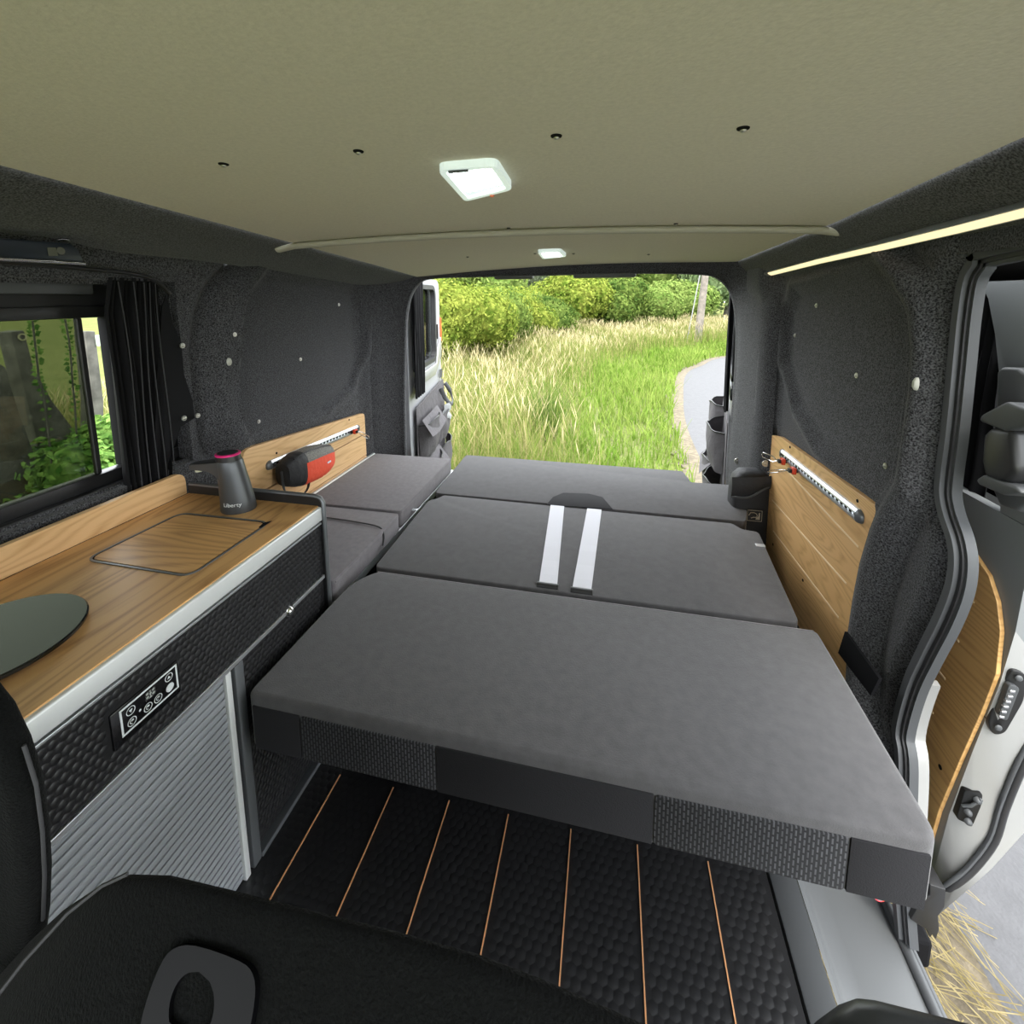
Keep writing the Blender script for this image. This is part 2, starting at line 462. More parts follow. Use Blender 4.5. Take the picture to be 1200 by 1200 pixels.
# ---- step well beside the sliding door
st = thing('door_step', 'grey moulded plastic step well inside the sliding door opening', 'step', (.48, .7, -.13), kind='structure')
b = B(); b.box((.350, -.3, -.03), (.405, .985, -.001), .006); obj('sill_strip', b.mesh(), M_GREYD, st, smooth=40)
prof = [(.405, -.002), (.418, -.012), (.43, -.05), (.445, -.095), (.465, -.118), (.50, -.124), (.60, -.128), (.615, -.135)]
b = B(); b.loft([[(x, y, z) for x, z in prof] for y in (-.3, .90, .955, .985)], closed_ring=False)
obj('tread', b.mesh(), M_GREYP, st, smooth=50)
b = B(); b.prism([(.405, .985, 0), (.62, .985, 0), (.62, .985, -.3), (.405, .985, -.3)], (0, .02, 0)); b.box((.345, -.3, -.3), (.349, .985, -.03)); obj('riser', b.mesh(), M_GREYP, st)
b = B(); b.tube([(.622, y, -.132) for y in np.linspace(-.3, .99, 12)], .011, 8); b.tube([(.637, y, -.145) for y in np.linspace(-.3, .99, 12)], .009, 8)
obj('step_seal', b.mesh(), M_RUBBER, st, smooth=60)
wp = P(1031, 1050, 'Z', -.20)
b = B(); b.box((.60, .955, -.235), (.70, .99, -.165), .008); obj('track_housing', b.mesh(), M_BLACKM, st)
wl = P(1031, 1050, 'Y', .953)
sk = B(); sk.cyl(wl, (0, -.002, 0), .012, 20); sk_o = obj('warning_sticker', sk.mesh(), mat('sticker_red', (.75, .08, .10), .4), st, label='round red and white warning sticker')
b = B(); b.cyl(wl + Vector((0, -.002, 0)), (0, -.0008, 0), .0085, 20); k = obj('sticker_face', b.mesh(), M_WHITE, sk_o)
b = B(); b.obox(wl + Vector((0, -.0031, 0)), (.007, 0, -.006), (.0012, 0, .0014), (0, .0003, 0)); obj('sticker_bar', b.mesh(), M_ORANGE, sk_o)

# ---- ceiling
LE = np.array([(-.885, -1.5, 1.44), (-.885, -.6, 1.44), (-.90, .0, 1.425), (-.90, .55, 1.400), (-.925, 1.22, 1.361), (-.92, 1.7, 1.327), (-.915, 2.10, 1.295)])
RE = np.array([(.455, -1.5, 1.41), (.455, -.6, 1.41), (.46, .0, 1.40), (.47, .68, 1.381), (.485, 1.19, 1.357), (.495, 1.7, 1.344), (.503, 2.10, 1.333)])
def edge(E, y): return np.array([np.interp(y, E[:, 1], E[:, 0]), y, np.interp(y, E[:, 1], E[:, 2])])
def ceil_pt(s, y):
    a, c = edge(LE, y), edge(RE, y)
    p = a * (1 - s) + c * s
    p[2] += .022 * (1 - (2 * s - 1) ** 2) * np.interp(y, [-.6, 1.2, 2.1], [.6, .8, 1.0])
    return p
ceiling = thing('ceiling', 'cream fabric headlining stretched across the van roof', 'ceiling', (-.2, .8, 1.4), kind='structure')
ys = np.linspace(-1.5, 2.10, 60); ss = np.linspace(0, 1, 28)
v = np.array([[ceil_pt(s, y) for s in ss] for y in ys]).reshape(-1, 3)
obj('headlining', mesh_np('headlining', v, grid_faces(60, 28)), M_LINER, ceiling, smooth=60)
def ceil_hit(x, y):
    """point on the ceiling seen at pixel"""
    r = ray(x, y); lo, hi = .05, 6
    for _ in range(60):
        t = (lo + hi) / 2; p = r * t; p[2] += HC
        a, c = edge(LE, min(p[1], 2.1)), edge(RE, min(p[1], 2.1)); s = (p[0] - a[0]) / (c[0] - a[0])
        if p[2] > ceil_pt(s, min(p[1], 2.1))[2]: hi = t
        else: lo = t
    return Vector(p)
# roof bow trim
b = B()
arch = []
for s in np.linspace(-.035, 1.03, 30):
    p = ceil_pt(min(max(s, 0), 1), 1.215); a, c = edge(LE, 1.215), edge(RE, 1.215)
    p[0] = a[0] + (c[0] - a[0]) * s; p[2] -= .010 + max(0, -s) * .25 + max(0, s - 1) * .25
    arch.append(p)
b.tube(arch, .011, 10, flat=(1.25, .8)); obj('roof_bow_trim', b.mesh(), M_BAR, ceiling, smooth=60)
for (x, y) in [(262, 192), (420, 177), (652, 159), (871, 150), (596, 267), (792, 262), (548, 301), (760, 298), (627, 297), (672, 297)]:
    p = ceil_hit(x, y); k = 1 if y < 220 else .7
    b = B(); b.cyl(p + Vector((0, 0, .002)), (0, 0, -.0035), .008 * k, 16, .007 * k); q = obj('fixing_eyelet', b.mesh(), M_BLACKM, ceiling)
    b = B(); b.dome(p + Vector((0, 0, -.0025)), (0, 0, -1), .004 * k, .003, 8, 3); obj('screw_head', b.mesh(), M_STUD, q, smooth=60)

# ceiling lamps
def ceiling_lamp(corners, label, knob):
    pts = [ceil_hit(*c) for c in corners]
    c = sum(pts, Vector()) / 4
    t = thing('ceiling_lamp', label, 'ceiling lamp', c, 'led lamps on the headlining')
    dn = Vector((0, 0, -.016))
    lp = rounded(pts, .018, 4)
    b = B(); b.ring_band([p + Vector((0, 0, .004)) for p in lp], [p + Vector((0, 0, .004)) for p in inset(lp, .010)], dn); obj('housing', b.mesh(), M_LEDD, t)
    b = B(); b.prism([p + Vector((0, 0, -.006)) for p in inset(lp, .009)], (0, 0, .004)); bp_ = obj('diffuser', b.mesh(), M_LEDD, t)
    U = pts[1] - pts[0]; V = pts[3] - pts[0]
    for i in range(6):
        s = .20 + i * .12
        b = B(); a = pts[0].lerp(pts[1], s) * .8 + pts[3].lerp(pts[2], s) * .2; e = pts[0].lerp(pts[1], s) * .22 + pts[3].lerp(pts[2], s) * .78
        w = U.normalized() * .0026; z = Vector((0, 0, -.0095))
        b.prism([a - w + z, a + w + z, e + w + z, e - w + z], (0, 0, .003)); k = obj('led_bar', b.mesh(), M_LED, t)
        if knob:
            b = B()
            for q in range(9):
                cc = a.lerp(e, (q + .5) / 9) + Vector((0, 0, -.0100)); b.dome(cc, (0, 0, -1), .0026, .0018, 6, 2)
            obj('led_lens', b.mesh(), M_LEDD, k, kind='stuff')
    if knob:
        kp = pts[2].lerp(pts[3], .42) + Vector((0, 0, -.010))
        b = B(); b.dome(kp + Vector((0, .002, 0)), (0, .3, -1), .005, .006, 8, 3); obj('switch', b.mesh(), mat('salmon_plastic', (.9, .25, .12), .4), t, smooth=60)
        kp = pts[0].lerp(pts[1], .3) + Vector((0, .006, -.014))
        b = B(); b.box(kp - Vector((.012, .002, .002)), kp + Vector((.02, .002, .002)), .001); obj('circuit_print', b.mesh(), M_GREYD, t)
ceiling_lamp([(512, 190), (582, 184), (601, 214), (545, 229)], 'square white led lamp, lit, with a small orange switch', True)
ceiling_lamp([(630, 292), (657, 291), (664, 297), (636, 300)], 'small lit led lamp between the roof bow and the rear doors', False)

# ---- cornices (felt coving) and walls
def cornice(E, low, side, name, label):
    """low: list of pixels of the lower edge, on plane of the wall"""
    X = XL if side < 0 else XR
    L = sorted([P(x, y, 'X', X) for x, y in low], key=lambda p: p.y)
    ly = [p.y for p in L]; lz = [p.z for p in L]
    ysn = np.linspace(-1.5, 2.1, 70); R = []
    for y in ysn:
        e = edge(E, y); z1 = np.interp(y, ly, lz); row = []
        for t in np.linspace(0, 1, 12):
            x = e[0] + (X - e[0]) * t; z = e[2] + .004 * (1 - t) + (z1 - e[2]) * t
            bul = math.sin(t * math.pi) * .022
            dn = Vector((-(side), 0, -1)).normalized()
            row.append((x + dn.x * bul * .55, y, z + dn.z * bul * .4))
        row = [(e[0] + side * .02, y, e[2] + .035)] + row + [(X + side * .03, y, z1 + .005)]
        R.append(row)
    v = np.array(R).reshape(-1, 3)
    return obj(name, mesh_np(name, v, grid_faces(70, 14)), M_FELT, None, label, 'trim', kind='structure', smooth=60)
cornice(LE, [(0, 272), (60, 278), (130, 295), (230, 305), (310, 316), (380, 328), (440, 338)], -1, 'trim_1', 'felt-covered coving above the side window and kitchen')
cornice(RE, [(1200, 268), (1100, 285), (1040, 300), (990, 312), (945, 325), (905, 333)], 1, 'trim_2', 'felt-covered coving above the sliding door, carrying the light strip')

# left wall
rl = [P(x, y, 'X', XL) for x, y in [(307, 312), (288, 335), (277, 365), (273, 400), (271, 440), (273, 480), (281, 510), (293, 537)]]
rz = [p.z for p in rl][::-1]; ry = [p.y for p in rl][::-1]
pan = [(P(x, y, 'X', XL).y, P(x, y, 'X', XL).z) for x, y in [(312, 322), (290, 345), (280, 380), (276, 440), (280, 490), (287, 512), (330, 503), (380, 482), (412, 452), (424, 410), (425, 350), (412, 338)]]
YW0, YW1, ZW0, ZW1 = -.30, 1.035, .74, 1.245
ysn = np.linspace(-.6, 1.99, 190); zsn = np.linspace(-.02, 1.36, 100)
Y, Z = np.meshgrid(ysn, zsn, indexing='ij')
d = Y - np.interp(Z, rz, ry)
prof = .030 * np.exp(-((d + .035) / .035) ** 2) + .012 * smooth01(1 - np.abs(d) / .02)
prof -= .035 * np.exp(-((d + .115) / .028) ** 2)                     # groove beside the curtain
prof *= smooth01((Z - .66) / .1)
sp_ = sdf_poly(Y, Z, pan)
prof -= .014 * smooth01(.5 - sp_ / .016)
prof += .010 * np.exp(-((sp_ - .018) / .016) ** 2) * smooth01((Z - .60) / .08)
prof += .03 * smooth01((Y - 1.90) / .09)                              # sweeps into the rear pillar
win = np.maximum(np.abs(Y - (YW0 + YW1) / 2) - (YW1 - YW0) / 2, np.abs(Z - (ZW0 + ZW1) / 2) - (ZW1 - ZW0) / 2)
prof -= .03 * smooth01(1 - win / .035)
X = XL + prof
keep = ~((Y[:-1, :-1] > YW0) & (Y[1:, 1:] < YW1) & (Z[:-1, :-1] > ZW0) & (Z[1:, 1:] < ZW1))
wall_left = obj('wall_left', mesh_np('wall_left', np.stack([X, Y, Z], -1).reshape(-1, 3), grid_faces(190, 100, keep)), M_FELT, None,
                'charcoal felt-lined van side with window, pillar and recessed panel', 'wall', kind='structure', smooth=70)
BW = {}
BW['wall_left'] = bvh_of(wall_left)
def stud(x, y, ax, v, parent, r=.0045, nrm=(1, 0, 0), m=None, oval=None):
    p = bvh_hit(BW[parent.name], x, y, .001, P(x, y, ax, v)); b = B()
    if oval:
        t = Vector(nrm); b.loft([[p + t * h + Vector((0, math.cos(a) * oval[0] * q, math.sin(a) * oval[1] * q)) for a in np.linspace(0, 2 * math.pi, 15)[:-1]] for h, q in ((0, 1), (.004, .95), (.007, .6))])
    else:
        b.cyl(p, Vector(nrm) * .002, r * 1.5, 14); b.dome(p + Vector(nrm) * .002, nrm, r, r * .7, 10, 3)
    return obj('stud', b.mesh(), m or M_STUD, parent, smooth=50)
for x, y in [(397, 357), (352, 421), (303, 494), (275, 392)]: stud(x, y, 'X', XL - .008, wall_left, .0045)
stud(268, 424, 'X', XL + .035, wall_left, m=mat('cream_plug', (.45, .45, .40), .5), oval=(.008, .012))
POP = [(213, 405), (215, 490), (231, 487)]

# left window: reveal, frame, panes
win1 = thing('window_1', 'black-framed van side window with a tinted sliding pane pushed part open', 'window', (-1.21, .4, .74), kind='structure')
XG = -1.225
b = B()
b.box((XG - .01, YW0, ZW0 - .02), (XL - .01, YW1 + .02, ZW0), 0); b.box((XG - .01, YW0, ZW1), (XL - .01, YW1 + .02, ZW1 + .02)); b.box((XG - .01, YW1, ZW0), (XL - .01, YW1 + .02, ZW1))
obj('reveal', b.mesh(), M_FELT, win1)
gT = P(60, 374, 'X', XG).z; gB = P(130, 548, 'X', XG).z; gR = P(127, 450, 'X', XG).y; gM = P(101, 450, 'X', XG).y; 
b = B(); b.box((XG - .012, YW0, gT), (XG + .02, YW1, gT + .028), .004); b.box((XG - .004, YW0, gT + .028), (XG + .006, YW1, ZW1 + .02)); obj('top_rail', b.mesh(), M_BLACK, win1, smooth=40)
b = B(); b.box((XG + .02, YW0, gT + .055), (XG + .035, gR - .03, gT + .085), .004); obj('blind_cassette', b.mesh(), M_GREYD, win1, smooth=40)
b = B(); b.box((XG - .012, YW0, gB - .035), (XG + .02, YW1, gB), .004); b.box((XG + .02, YW0, gB - .055), (XG + .04, YW1, gB - .03), .004); b.box((XG - .012, YW0, ZW0 - .02), (XG + .012, YW1, gB - .03)); obj('bottom_rail', b.mesh(), M_BLACK, win1, smooth=40)
b = B(); b.box((XG - .012, gR, gB), (XG + .02, YW1, gT), .004); obj('end_stile', b.mesh(), M_BLACKM, win1, smooth=40)
b = B(); b.box((XG + .003, gM - .012, gB), (XG + .014, gM, gT), .002); obj('pane_stile', b.mesh(), M_BLACK, win1)
b = B(); b.box((XG + .006, YW0, gB), (XG + .010, gM - .010, gT)); obj('tinted_pane', b.mesh(), M_TINT, win1)

# right wall
sealpx = [(1160, 293), (1143, 307), (1132, 328), (1125, 370), (1119, 430), (1112, 500), (1105, 555), (1104, 580), (1109, 605), (1118, 632), (1121, 655), (1117, 685), (1103, 722), (1084, 760), (1066, 800), (1053, 850), (1056, 880)]
XS = .612
seal = [P(x, y, 'X', XS) for x, y in sealpx]
sz = [p.z for p in seal][::-1]; sy = [p.y for p in seal][::-1]
rpx = [(1042, 298), (1062, 322), (1072, 360), (1077, 410), (1074, 460), (1066, 510), (1058, 560), (1040, 590), (1028, 620), (1016, 660), (1008, 700), (1002, 740), (1000, 790), (1010, 850)]
rr_ = [P(x, y, 'X', XR) for x, y in rpx]
rz = [p.z for p in rr_][::-1]; ry = [p.y for p in rr_][::-1]
panr = [(P(x, y, 'X', XR).y, P(x, y, 'X', XR).z) for x, y in [(938, 342), (1050, 312), (1070, 360), (1075, 420), (1066, 510), (1055, 560), (1035, 585), (1000, 562), (960, 520), (935, 475), (922, 425), (925, 365)]]
nz, ny = 190, 220
zs = np.linspace(-.02, 1.33, nz); T = np.linspace(0, 1, ny)
y0 = np.interp(zs, sz, sy)
Z = np.repeat(zs[:, None], ny, 1); Y = y0[:, None] + (2.0 - y0[:, None]) * T[None, :] ** 1.25
d = Y - np.interp(Z, rz, ry)
prof = .034 * np.exp(-((d + .045) / .045) ** 2) + .012 * np.exp(-((d - .002) / .010) ** 2)
prof -= .012 * np.exp(-((d + .10) / .02) ** 2)
dd = Y - y0[:, None]
prof -= .028 * smooth01(1 - dd / .05)
sp_ = sdf_poly(Y, Z, panr)
prof -= .010 * smooth01(.5 - sp_ / .05)
prof += .012 * np.exp(-((sp_ - .025) / .02) ** 2) * smooth01((d - .0) / .03)
prof += .02 * smooth01((Z - 1.15) / .1)
prof += .05 * smooth01((Y - 1.72) / .14)
X = XR - prof
woodz = (Z < .73) & (d > -.004)
bl = smooth01((d + .012) / .022) * smooth01((.745 - Z) / .03)
X = X * (1 - bl) + np.maximum(X, XR - .002) * bl
v1 = np.stack([X, Y, Z], -1).reshape(-1, 3); f1 = grid_faces(nz, ny)
# band over the door
yb = np.linspace(-.6, y0[-1] + .35, 30); zb = np.linspace(seal[0].z - .004, 1.34, 6)
Zb, Yb = np.meshgrid(zb, yb, indexing='ij')
v2 = np.stack([np.full(Zb.shape, XR - .012), Yb, Zb], -1).reshape(-1, 3); f2 = grid_faces(6, 30) + len(v1)
wall_right = obj('wall_right', mesh_np('wall_right', np.concatenate([v1, v2]), np.concatenate([f1, f2])), M_FELT, None,
                 'charcoal felt-lined van side with recessed panel behind the sliding door', 'wall', kind='structure', smooth=70)
BW['wall_right'] = bvh_of(wall_right)
for x, y in [(957, 358), (932, 393), (1004, 440), (1038, 546)]: stud(x, y, 'X', XR + .008, wall_right, .0045, (-1, 0, 0))
stud(1075, 450, 'X', XR - .034, wall_right, nrm=(-1, 0, 0), m=mat('cream_plug', (.45, .45, .40), .5), oval=(.006, .013))

# door opening rubber seal
sl = thing('trim_3', 'grey rubber seal lining the edge of the sliding door opening', 'door seal', (.61, .95, 0), kind='structure')
# densify the curve, extend down and along the door top
cur = [Vector((XS, -.6, seal[0].z + .03)), Vector((XS, .2, seal[0].z + .028)), Vector((XS, .62, seal[0].z + .02))] + seal + [Vector((XS, seal[-1].y - .01, .2)), Vector((XS, seal[-1].y - .03, .02)), Vector((XS + .01, seal[-1].y - .05, -.12))]
def catmull(pts, n=5):
    out = []
    for i in range(len(pts) - 1):
        p0, p1, p2, p3 = pts[max(i - 1, 0)], pts[i], pts[i + 1], pts[min(i + 2, len(pts) - 1)]
        for k in range(n):
            t = k / n
            out.append(.5 * ((2 * p1) + (p2 - p0) * t + (2 * p0 - 5 * p1 + 4 * p2 - p3) * t * t + (3 * p1 - p0 - 3 * p2 + p3) * t ** 3))
    out.append(pts[-1]); return out
cur = catmull(cur)
def ribbon(cur, off0, off1, x0, x1):
    """strip swept along the curve: offset towards the opening, depth in X"""
    b = B(); rings = []
    for i, p in enumerate(cur):
        t = (cur[min(i + 1, len(cur) - 1)] - cur[max(i - 1, 0)]); n = Vector((0, t.z, -t.y)).normalized()
        if n.y > 0 or (abs(n.y) < .2 and n.z > 0): n = -n
        q = lambda o, x: p + n * o + Vector((x - XS, 0, 0))
        rings.append([q(off0, x0), q(off1, x0), q(off1, x1), q(off0, x1)])
    return b.loft(rings)
b = ribbon(cur, -.002, .013, XS - .012, XS + .014); obj('outer_lip', b.mesh(), M_RUBBER, sl, smooth=40)
b = ribbon(cur, .013, .020, XS - .004, XS + .014); obj('seal_groove', b.mesh(), M_RUBBERB, sl, smooth=40)
b = ribbon(cur, .019, .026, XS + .000, XS + .016); obj('inner_lip', b.mesh(), M_RUBBER, sl, smooth=40)
b = ribbon([p for p in cur if -.02 < p.z < .45], .004, .016, XS + .016, XS + .04); obj('painted_jamb', b.mesh(), M_SILVER, sl, smooth=40)

# ---- rear opening frame (felt pillars and header)
inn = [(476, 640), (475, 530), (474, 470), (475, 400), (478, 360), (488, 336), (506, 327), (560, 325), (650, 323), (740, 321), (815, 322), (840, 327), (856, 345), (862, 375), (862, 420), (858, 480), (853, 530), (850, 640)]
YR = 2.10
I = [P(x, y, 'Y', YR) for x, y in inn]
n_in = len(I)
Oo = []
for i, p in enumerate(I):
    if i <= 4: Oo.append(Vector((XL + .03, 1.975, p.z)))
    elif i == 5: Oo.append(Vector((XL + .05, 1.99, 1.26)))
    elif i == 6: Oo.append(Vector((LE[-1][0] - .06, 2.03, 1.31)))
    elif i < 11:
        s = (p.x - LE[-1][0]) / (RE[-1][0] - LE[-1][0]); q = ceil_pt(min(max(s, 0), 1), 2.08); Oo.append(Vector((p.x, 2.07, q[2] + .015)))
    elif i == 11: Oo.append(Vector((.52, 2.02, 1.35)))
    elif i == 12: Oo.append(Vector((XR - .03, 1.9, 1.30)))
    else: Oo.append(Vector((XR - .045, 1.79, p.z)))
Oo[13].z = 1.19
I2 = catmull(I, 4); O2 = catmull(Oo, 4)
cen = Vector((-.24, YR, .7))
def outw(p, d): 
    q = (p - cen); q.y = 0; return q.normalized() * d
rings = [[o + outw(o, .03) + Vector((0, -.03, 0)) for o in O2], O2]
for t in (.25, .5, .75, .92): rings.append([o.lerp(i, t) + Vector((0, .02 * math.sin(t * math.pi), 0)) for o, i in zip(O2, I2)])
rings += [[i + outw(i, .004) + Vector((0, -.004, 0)) for i in I2], [i + Vector((0, .006, 0)) for i in I2], [i + outw(i, .004) + Vector((0, .028, 0)) for i in I2], [i + outw(i, .03) + Vector((0, .06, 0)) for i in I2], [i + outw(i, .14) + Vector((0, .07, 0)) for i in I2]]
b = B(); b.loft(rings, closed_ring=False)
wall_rear = obj('wall_rear', b.mesh(), M_FELT, None, 'felt-covered rear door pillars and header around the open tailgate', 'wall', kind='structure', smooth=60)
BW_R = bvh_of(wall_rear)
for x, y in [(864, 540), (897, 543)]:
    p = bvh_hit(BW_R, x, y, .002, P(x, y, 'Y', 1.95)); b = B(); b.cyl(p, (0, -.004, 0), .012, 18); b.dome(p + Vector((0, -.004, 0)), (0, -1, 0), .006, .004, 10, 3)
    obj('washer', b.mesh(), M_STUD, wall_rear, smooth=40)
# grey plastic covers hanging under the header
for x0, x1, y in [(580, 625, 324.5), (672, 745, 323)]:
    a = P(x0, y, 'Y', 2.14); c = P(x1, y, 'Y', 2.14)
    b = B(); b.box((a.x, 2.12, a.z - .012), (c.x, 2.17, a.z + .02), .008); obj('latch_cover', b.mesh(), M_GREYD, wall_rear, smooth=40)
# sill under the rear doors
b = B(); b.box((-1.1, 2.05, -.35), (.6, 2.2, .0), .02); obj('rear_sill', b.mesh(), M_BLACK, wall_rear)

# LED light strip on the right coving
lt = []
for x, y in [(902, 321), (960, 306), (1040, 288), (1120, 269), (1200, 249), (1290, 228)]:
    # halfway down the coving
    r = ray(x, y); best = None
    for k in np.linspace(.3, 3, 900):
        p = r * k; e = edge(RE, min(max(p[1], -.5), 2.1)); zt = p[2] + HC
        t = (p[0] - e[0]) / (XR - e[0])
        if t >= .52: best = Vector((p[0], p[1], zt)); break
    lt.append(best)
ls = thing('light_strip', 'warm led strip light glowing along the felt coving above sliding door', 'strip light', lt[0])
dn = Vector((-.65, 0, -.75)).normalized(); wv = Vector((.75, 0, -.65)).normalized()
b = B(); b.loft([[p - wv * .009 - dn * .02, p + wv * .009 - dn * .02, p + wv * .009 + dn * .001, p - wv * .009 + dn * .001] for p in lt]); obj('channel', b.mesh(), M_ALU, ls)
b = B(); b.loft([[p - wv * .0075 + dn * .001, p + wv * .0075 + dn * .001, p + wv * .006 + dn * .003, p - wv * .006 + dn * .003] for p in lt]); obj('diffuser', b.mesh(), M_LEDW, ls)
b = B(); b.obox(lt[0] + Vector((0, .012, 0)), wv * .012, dn * .008, (0, .012, 0), .003); obj('end_cap', b.mesh(), M_GREYP, ls, smooth=40)

# ================================================================== KITCHEN
YK0, YK1 = .305, .986           # along the van
ku = thing('kitchen_unit', 'kitchen cabinet with black hex-pattern fronts, silver roller door and control panel', 'cabinet', (-.92, .45, 0))
b = B(); b.box((-1.118, YK0, 0), (XC - .022, YK1 - .012, CT - .032)); obj('carcass', b.mesh(), M_BLACKM, ku)
# fascia rail with hexagons
zF0, zF1 = .488, .622
cp = [P(135.5, 834.5, 'X', XC), P(203.5, 778.5, 'X', XC), P(208.5, 804, 'X', XC), P(142.5, 863, 'X', XC)]
CPY = ((cp[0].y + cp[3].y) / 2, (cp[1].y + cp[2].y) / 2, (cp[2].z + cp[3].z) / 2, (cp[0].z + cp[1].z) / 2)
b = B(); b.box((XC - .02, YK0, zF0), (XC, YK1 - .014, zF1), .001); fa = obj('fascia', b.mesh(), M_HEX, ku)
obj('hexagon_relief', hex_field(YK0 + .006, YK1 - .02, zF0 + .006, zF1 - .004, .0135, 1.03, .0006, lambda u, v, w: np.stack([XC + w, u, v], 1),
    skip=lambda u, v: (u > CPY[0] - .018) & (u < CPY[1] + .011) & (v > CPY[2] - .018) & (v < CPY[3] + .011)), M_HEXS, fa, kind='stuff')
# rear lower front (drop door)
b = B(); b.box((XC - .02, .70, .03), (XC - .001, YK1 - .016, .474), .001); dr = obj('drop_front', b.mesh(), M_HEX, ku)
obj('hexagon_relief', hex_field(.706, YK1 - .02, .036, .470, .0135, 1.03, .0006, lambda u, v, w: np.stack([XC - .001 + w, u, v], 1)), M_HEXS, dr, kind='stuff')
kp = P(338, 716, 'X', XC)
b = B(); b.cyl(kp, (.004, 0, 0), .012, 18); b.dome(kp + Vector((.004, 0, 0)), (1, 0, 0), .010, .008, 14, 4); obj('push_knob', b.mesh(), M_CHROME, dr, smooth=50)
# aluminium trims
b = B(); b.box((XC - .018, YK0, CT - .040), (XC + .004, YK1 - .008, CT - .003), .004, 3); obj('edge_profile', b.mesh(), M_ALUW, ku, smooth=40)
b = B(); b.box((XC - .018, YK0, .6235), (XC + .002, YK1 - .012, .6285), .001); obj('upper_trim', b.mesh(), M_ALU, ku)
b = B(); b.box((XC - .018, YK0, .4765), (XC + .003, YK1 - .014, .4860), .001); obj('lower_trim', b.mesh(), M_ALU, ku)
b = B(); b.box((XC - .018, .676, .0), (XC + .004, .698, .476), .003); obj('corner_post', b.mesh(), M_ALUD, ku, smooth=40)
b = B(); b.box((XC - .018, .655, .0), (XC + .003, .668, .476), .002); obj('door_track', b.mesh(), M_ALUW, ku, smooth=40)
b = B(); b.box((XC - .018, .698, .0), (XC + .006, YK1, .012), .002); b.box((XC - .01, YK1, 0), (XC + .006, 1.6, .010), .002); obj('floor_trim', b.mesh(), M_ALUD, ku)
# roller (tambour) door
tb = B(); tb.box((XC - .016, YK0, .004), (XC - .012, .655, .476)); tdoor = obj('roller_door', tb.mesh(), M_ALUD, ku)
ns = 29; ph = .472 / ns
for i in range(ns):
    z0 = .004 + i * ph; b = B()
    prof_ = [(-.012, z0 + .0004), (-.0045, z0 + .0008), (-.0032, z0 + .003), (-.0026, z0 + ph * .6), (-.0034, z0 + ph - .0016), (-.012, z0 + ph - .0006)]
    b.loft([[(XC + x, y, z) for x, z in prof_] for y in (YK0, .654)]); obj('slat', b.mesh(), M_SLAT, tdoor, smooth=50)
# end panel with dark wrap-around edging
ep = rounded([(-1.118, YK1, 0), (-1.118, YK1, CT + .022), (XC + .006, YK1, CT + .022), (XC + .006, YK1, 0)], [0, 0, .02, 0], 5)
b = B(); b.prism(ep, (0, -.012, 0)); obj('end_panel', b.mesh(), M_BLACK, ku)
b = B(); edge_path = [(-1.118, YK1 - .006, CT + .022), (-.9, YK1 - .006, CT + .022), (XC - .016, YK1 - .006, CT + .022), (XC - .002, YK1 - .006, CT + .018), (XC + .005, YK1 - .006, CT + .006), (XC + .006, YK1 - .006, CT - .03), (XC + .006, YK1 - .006, .3), (XC + .006, YK1 - .006, 0)]
b.tube(edge_path, .0062, 8); obj('edging', b.mesh(), M_ALUD, ku, smooth=60)
# control panel
cp = [P(135.5, 834.5, 'X', XC), P(203.5, 778.5, 'X', XC), P(208.5, 804, 'X', XC), P(142.5, 863, 'X', XC)]
ya, yb_ = (cp[0].y + cp[3].y) / 2, (cp[1].y + cp[2].y) / 2
zt, zb_ = (cp[0].z + cp[1].z) / 2, (cp[2].z + cp[3].z) / 2
b = B(); b.box((XC - .002, ya - .012, zb_ - .012), (XC + .0035, yb_ + .004, zt + .004), .002); pnl = obj('control_panel', b.mesh(), mat('panel_black_gloss', (.006, .006, .007), .2), ku, label='black touch control panel with white frame and round symbols', smooth=40)
M_PRINT = mat('panel_print', (.62, .66, .66), .5)
xx = XC + .0038
rect = lambda y0, y1, z0, z1, x=xx: [(x, y0, z0), (x, y1, z0), (x, y1, z1), (x, y0, z1)]
b = B(); b.ring_band(rect(ya, yb_, zb_, zt), rect(ya + .003, yb_ - .003, zb_ + .003, zt - .003), (.0003, 0, 0)); obj('white_border', b.mesh(), M_PRINT, pnl)
W_, H_ = yb_ - ya, zt - zb_
def pt(u, v): return Vector((xx, ya + W_ * u, zb_ + H_ * v))
def circ(c, r, n=20): return [c + Vector((0, math.cos(a) * r, math.sin(a) * r)) for a in np.linspace(0, 2 * math.pi, n + 1)[:-1]]
c = pt(.50, .70); dsp = B(); dsp.box((xx, c.y - W_ * .085, c.z - H_ * .14), (xx + .0004, c.y + W_ * .085, c.z + H_ * .14)); dsp = obj('display', dsp.mesh(), mat('lcd_grey', (.42, .45, .42), .4), pnl)
obj('display_digits', text_mesh('88', .020, frame_mtx(c + Vector((.0006, 0, 0)), (0, 1, 0), (0, 0, 1)), .0001), M_BLACK, dsp)
def symbol(u, v, kind):
    c = pt(u, v); r = H_ * .155
    b = B(); b.ring_band(circ(c, r), circ(c, r * .84), (.0003, 0, 0)); o = obj('touch_key', b.mesh(), M_PRINT, pnl)
    b = B(); q = r * .42
    if kind in ('up', 'down'):
        s = 1 if kind == 'up' else -1
        b.prism([c + Vector((0, -q, -s * q * .7)), c + Vector((0, q, -s * q * .7)), c + Vector((0, 0, s * q))], (.0003, 0, 0))
    elif kind == 'full':
        b.prism(circ(c, r * .8), (.0003, 0, 0))
    else:
        ring = circ(c, q, 16); b.tube(ring[2:13], .0006, 5); b.tube([c, c + Vector((0, q * .9, q * .7))], .0006, 5)
    obj('key_symbol', b.mesh(), M_PRINT, o)
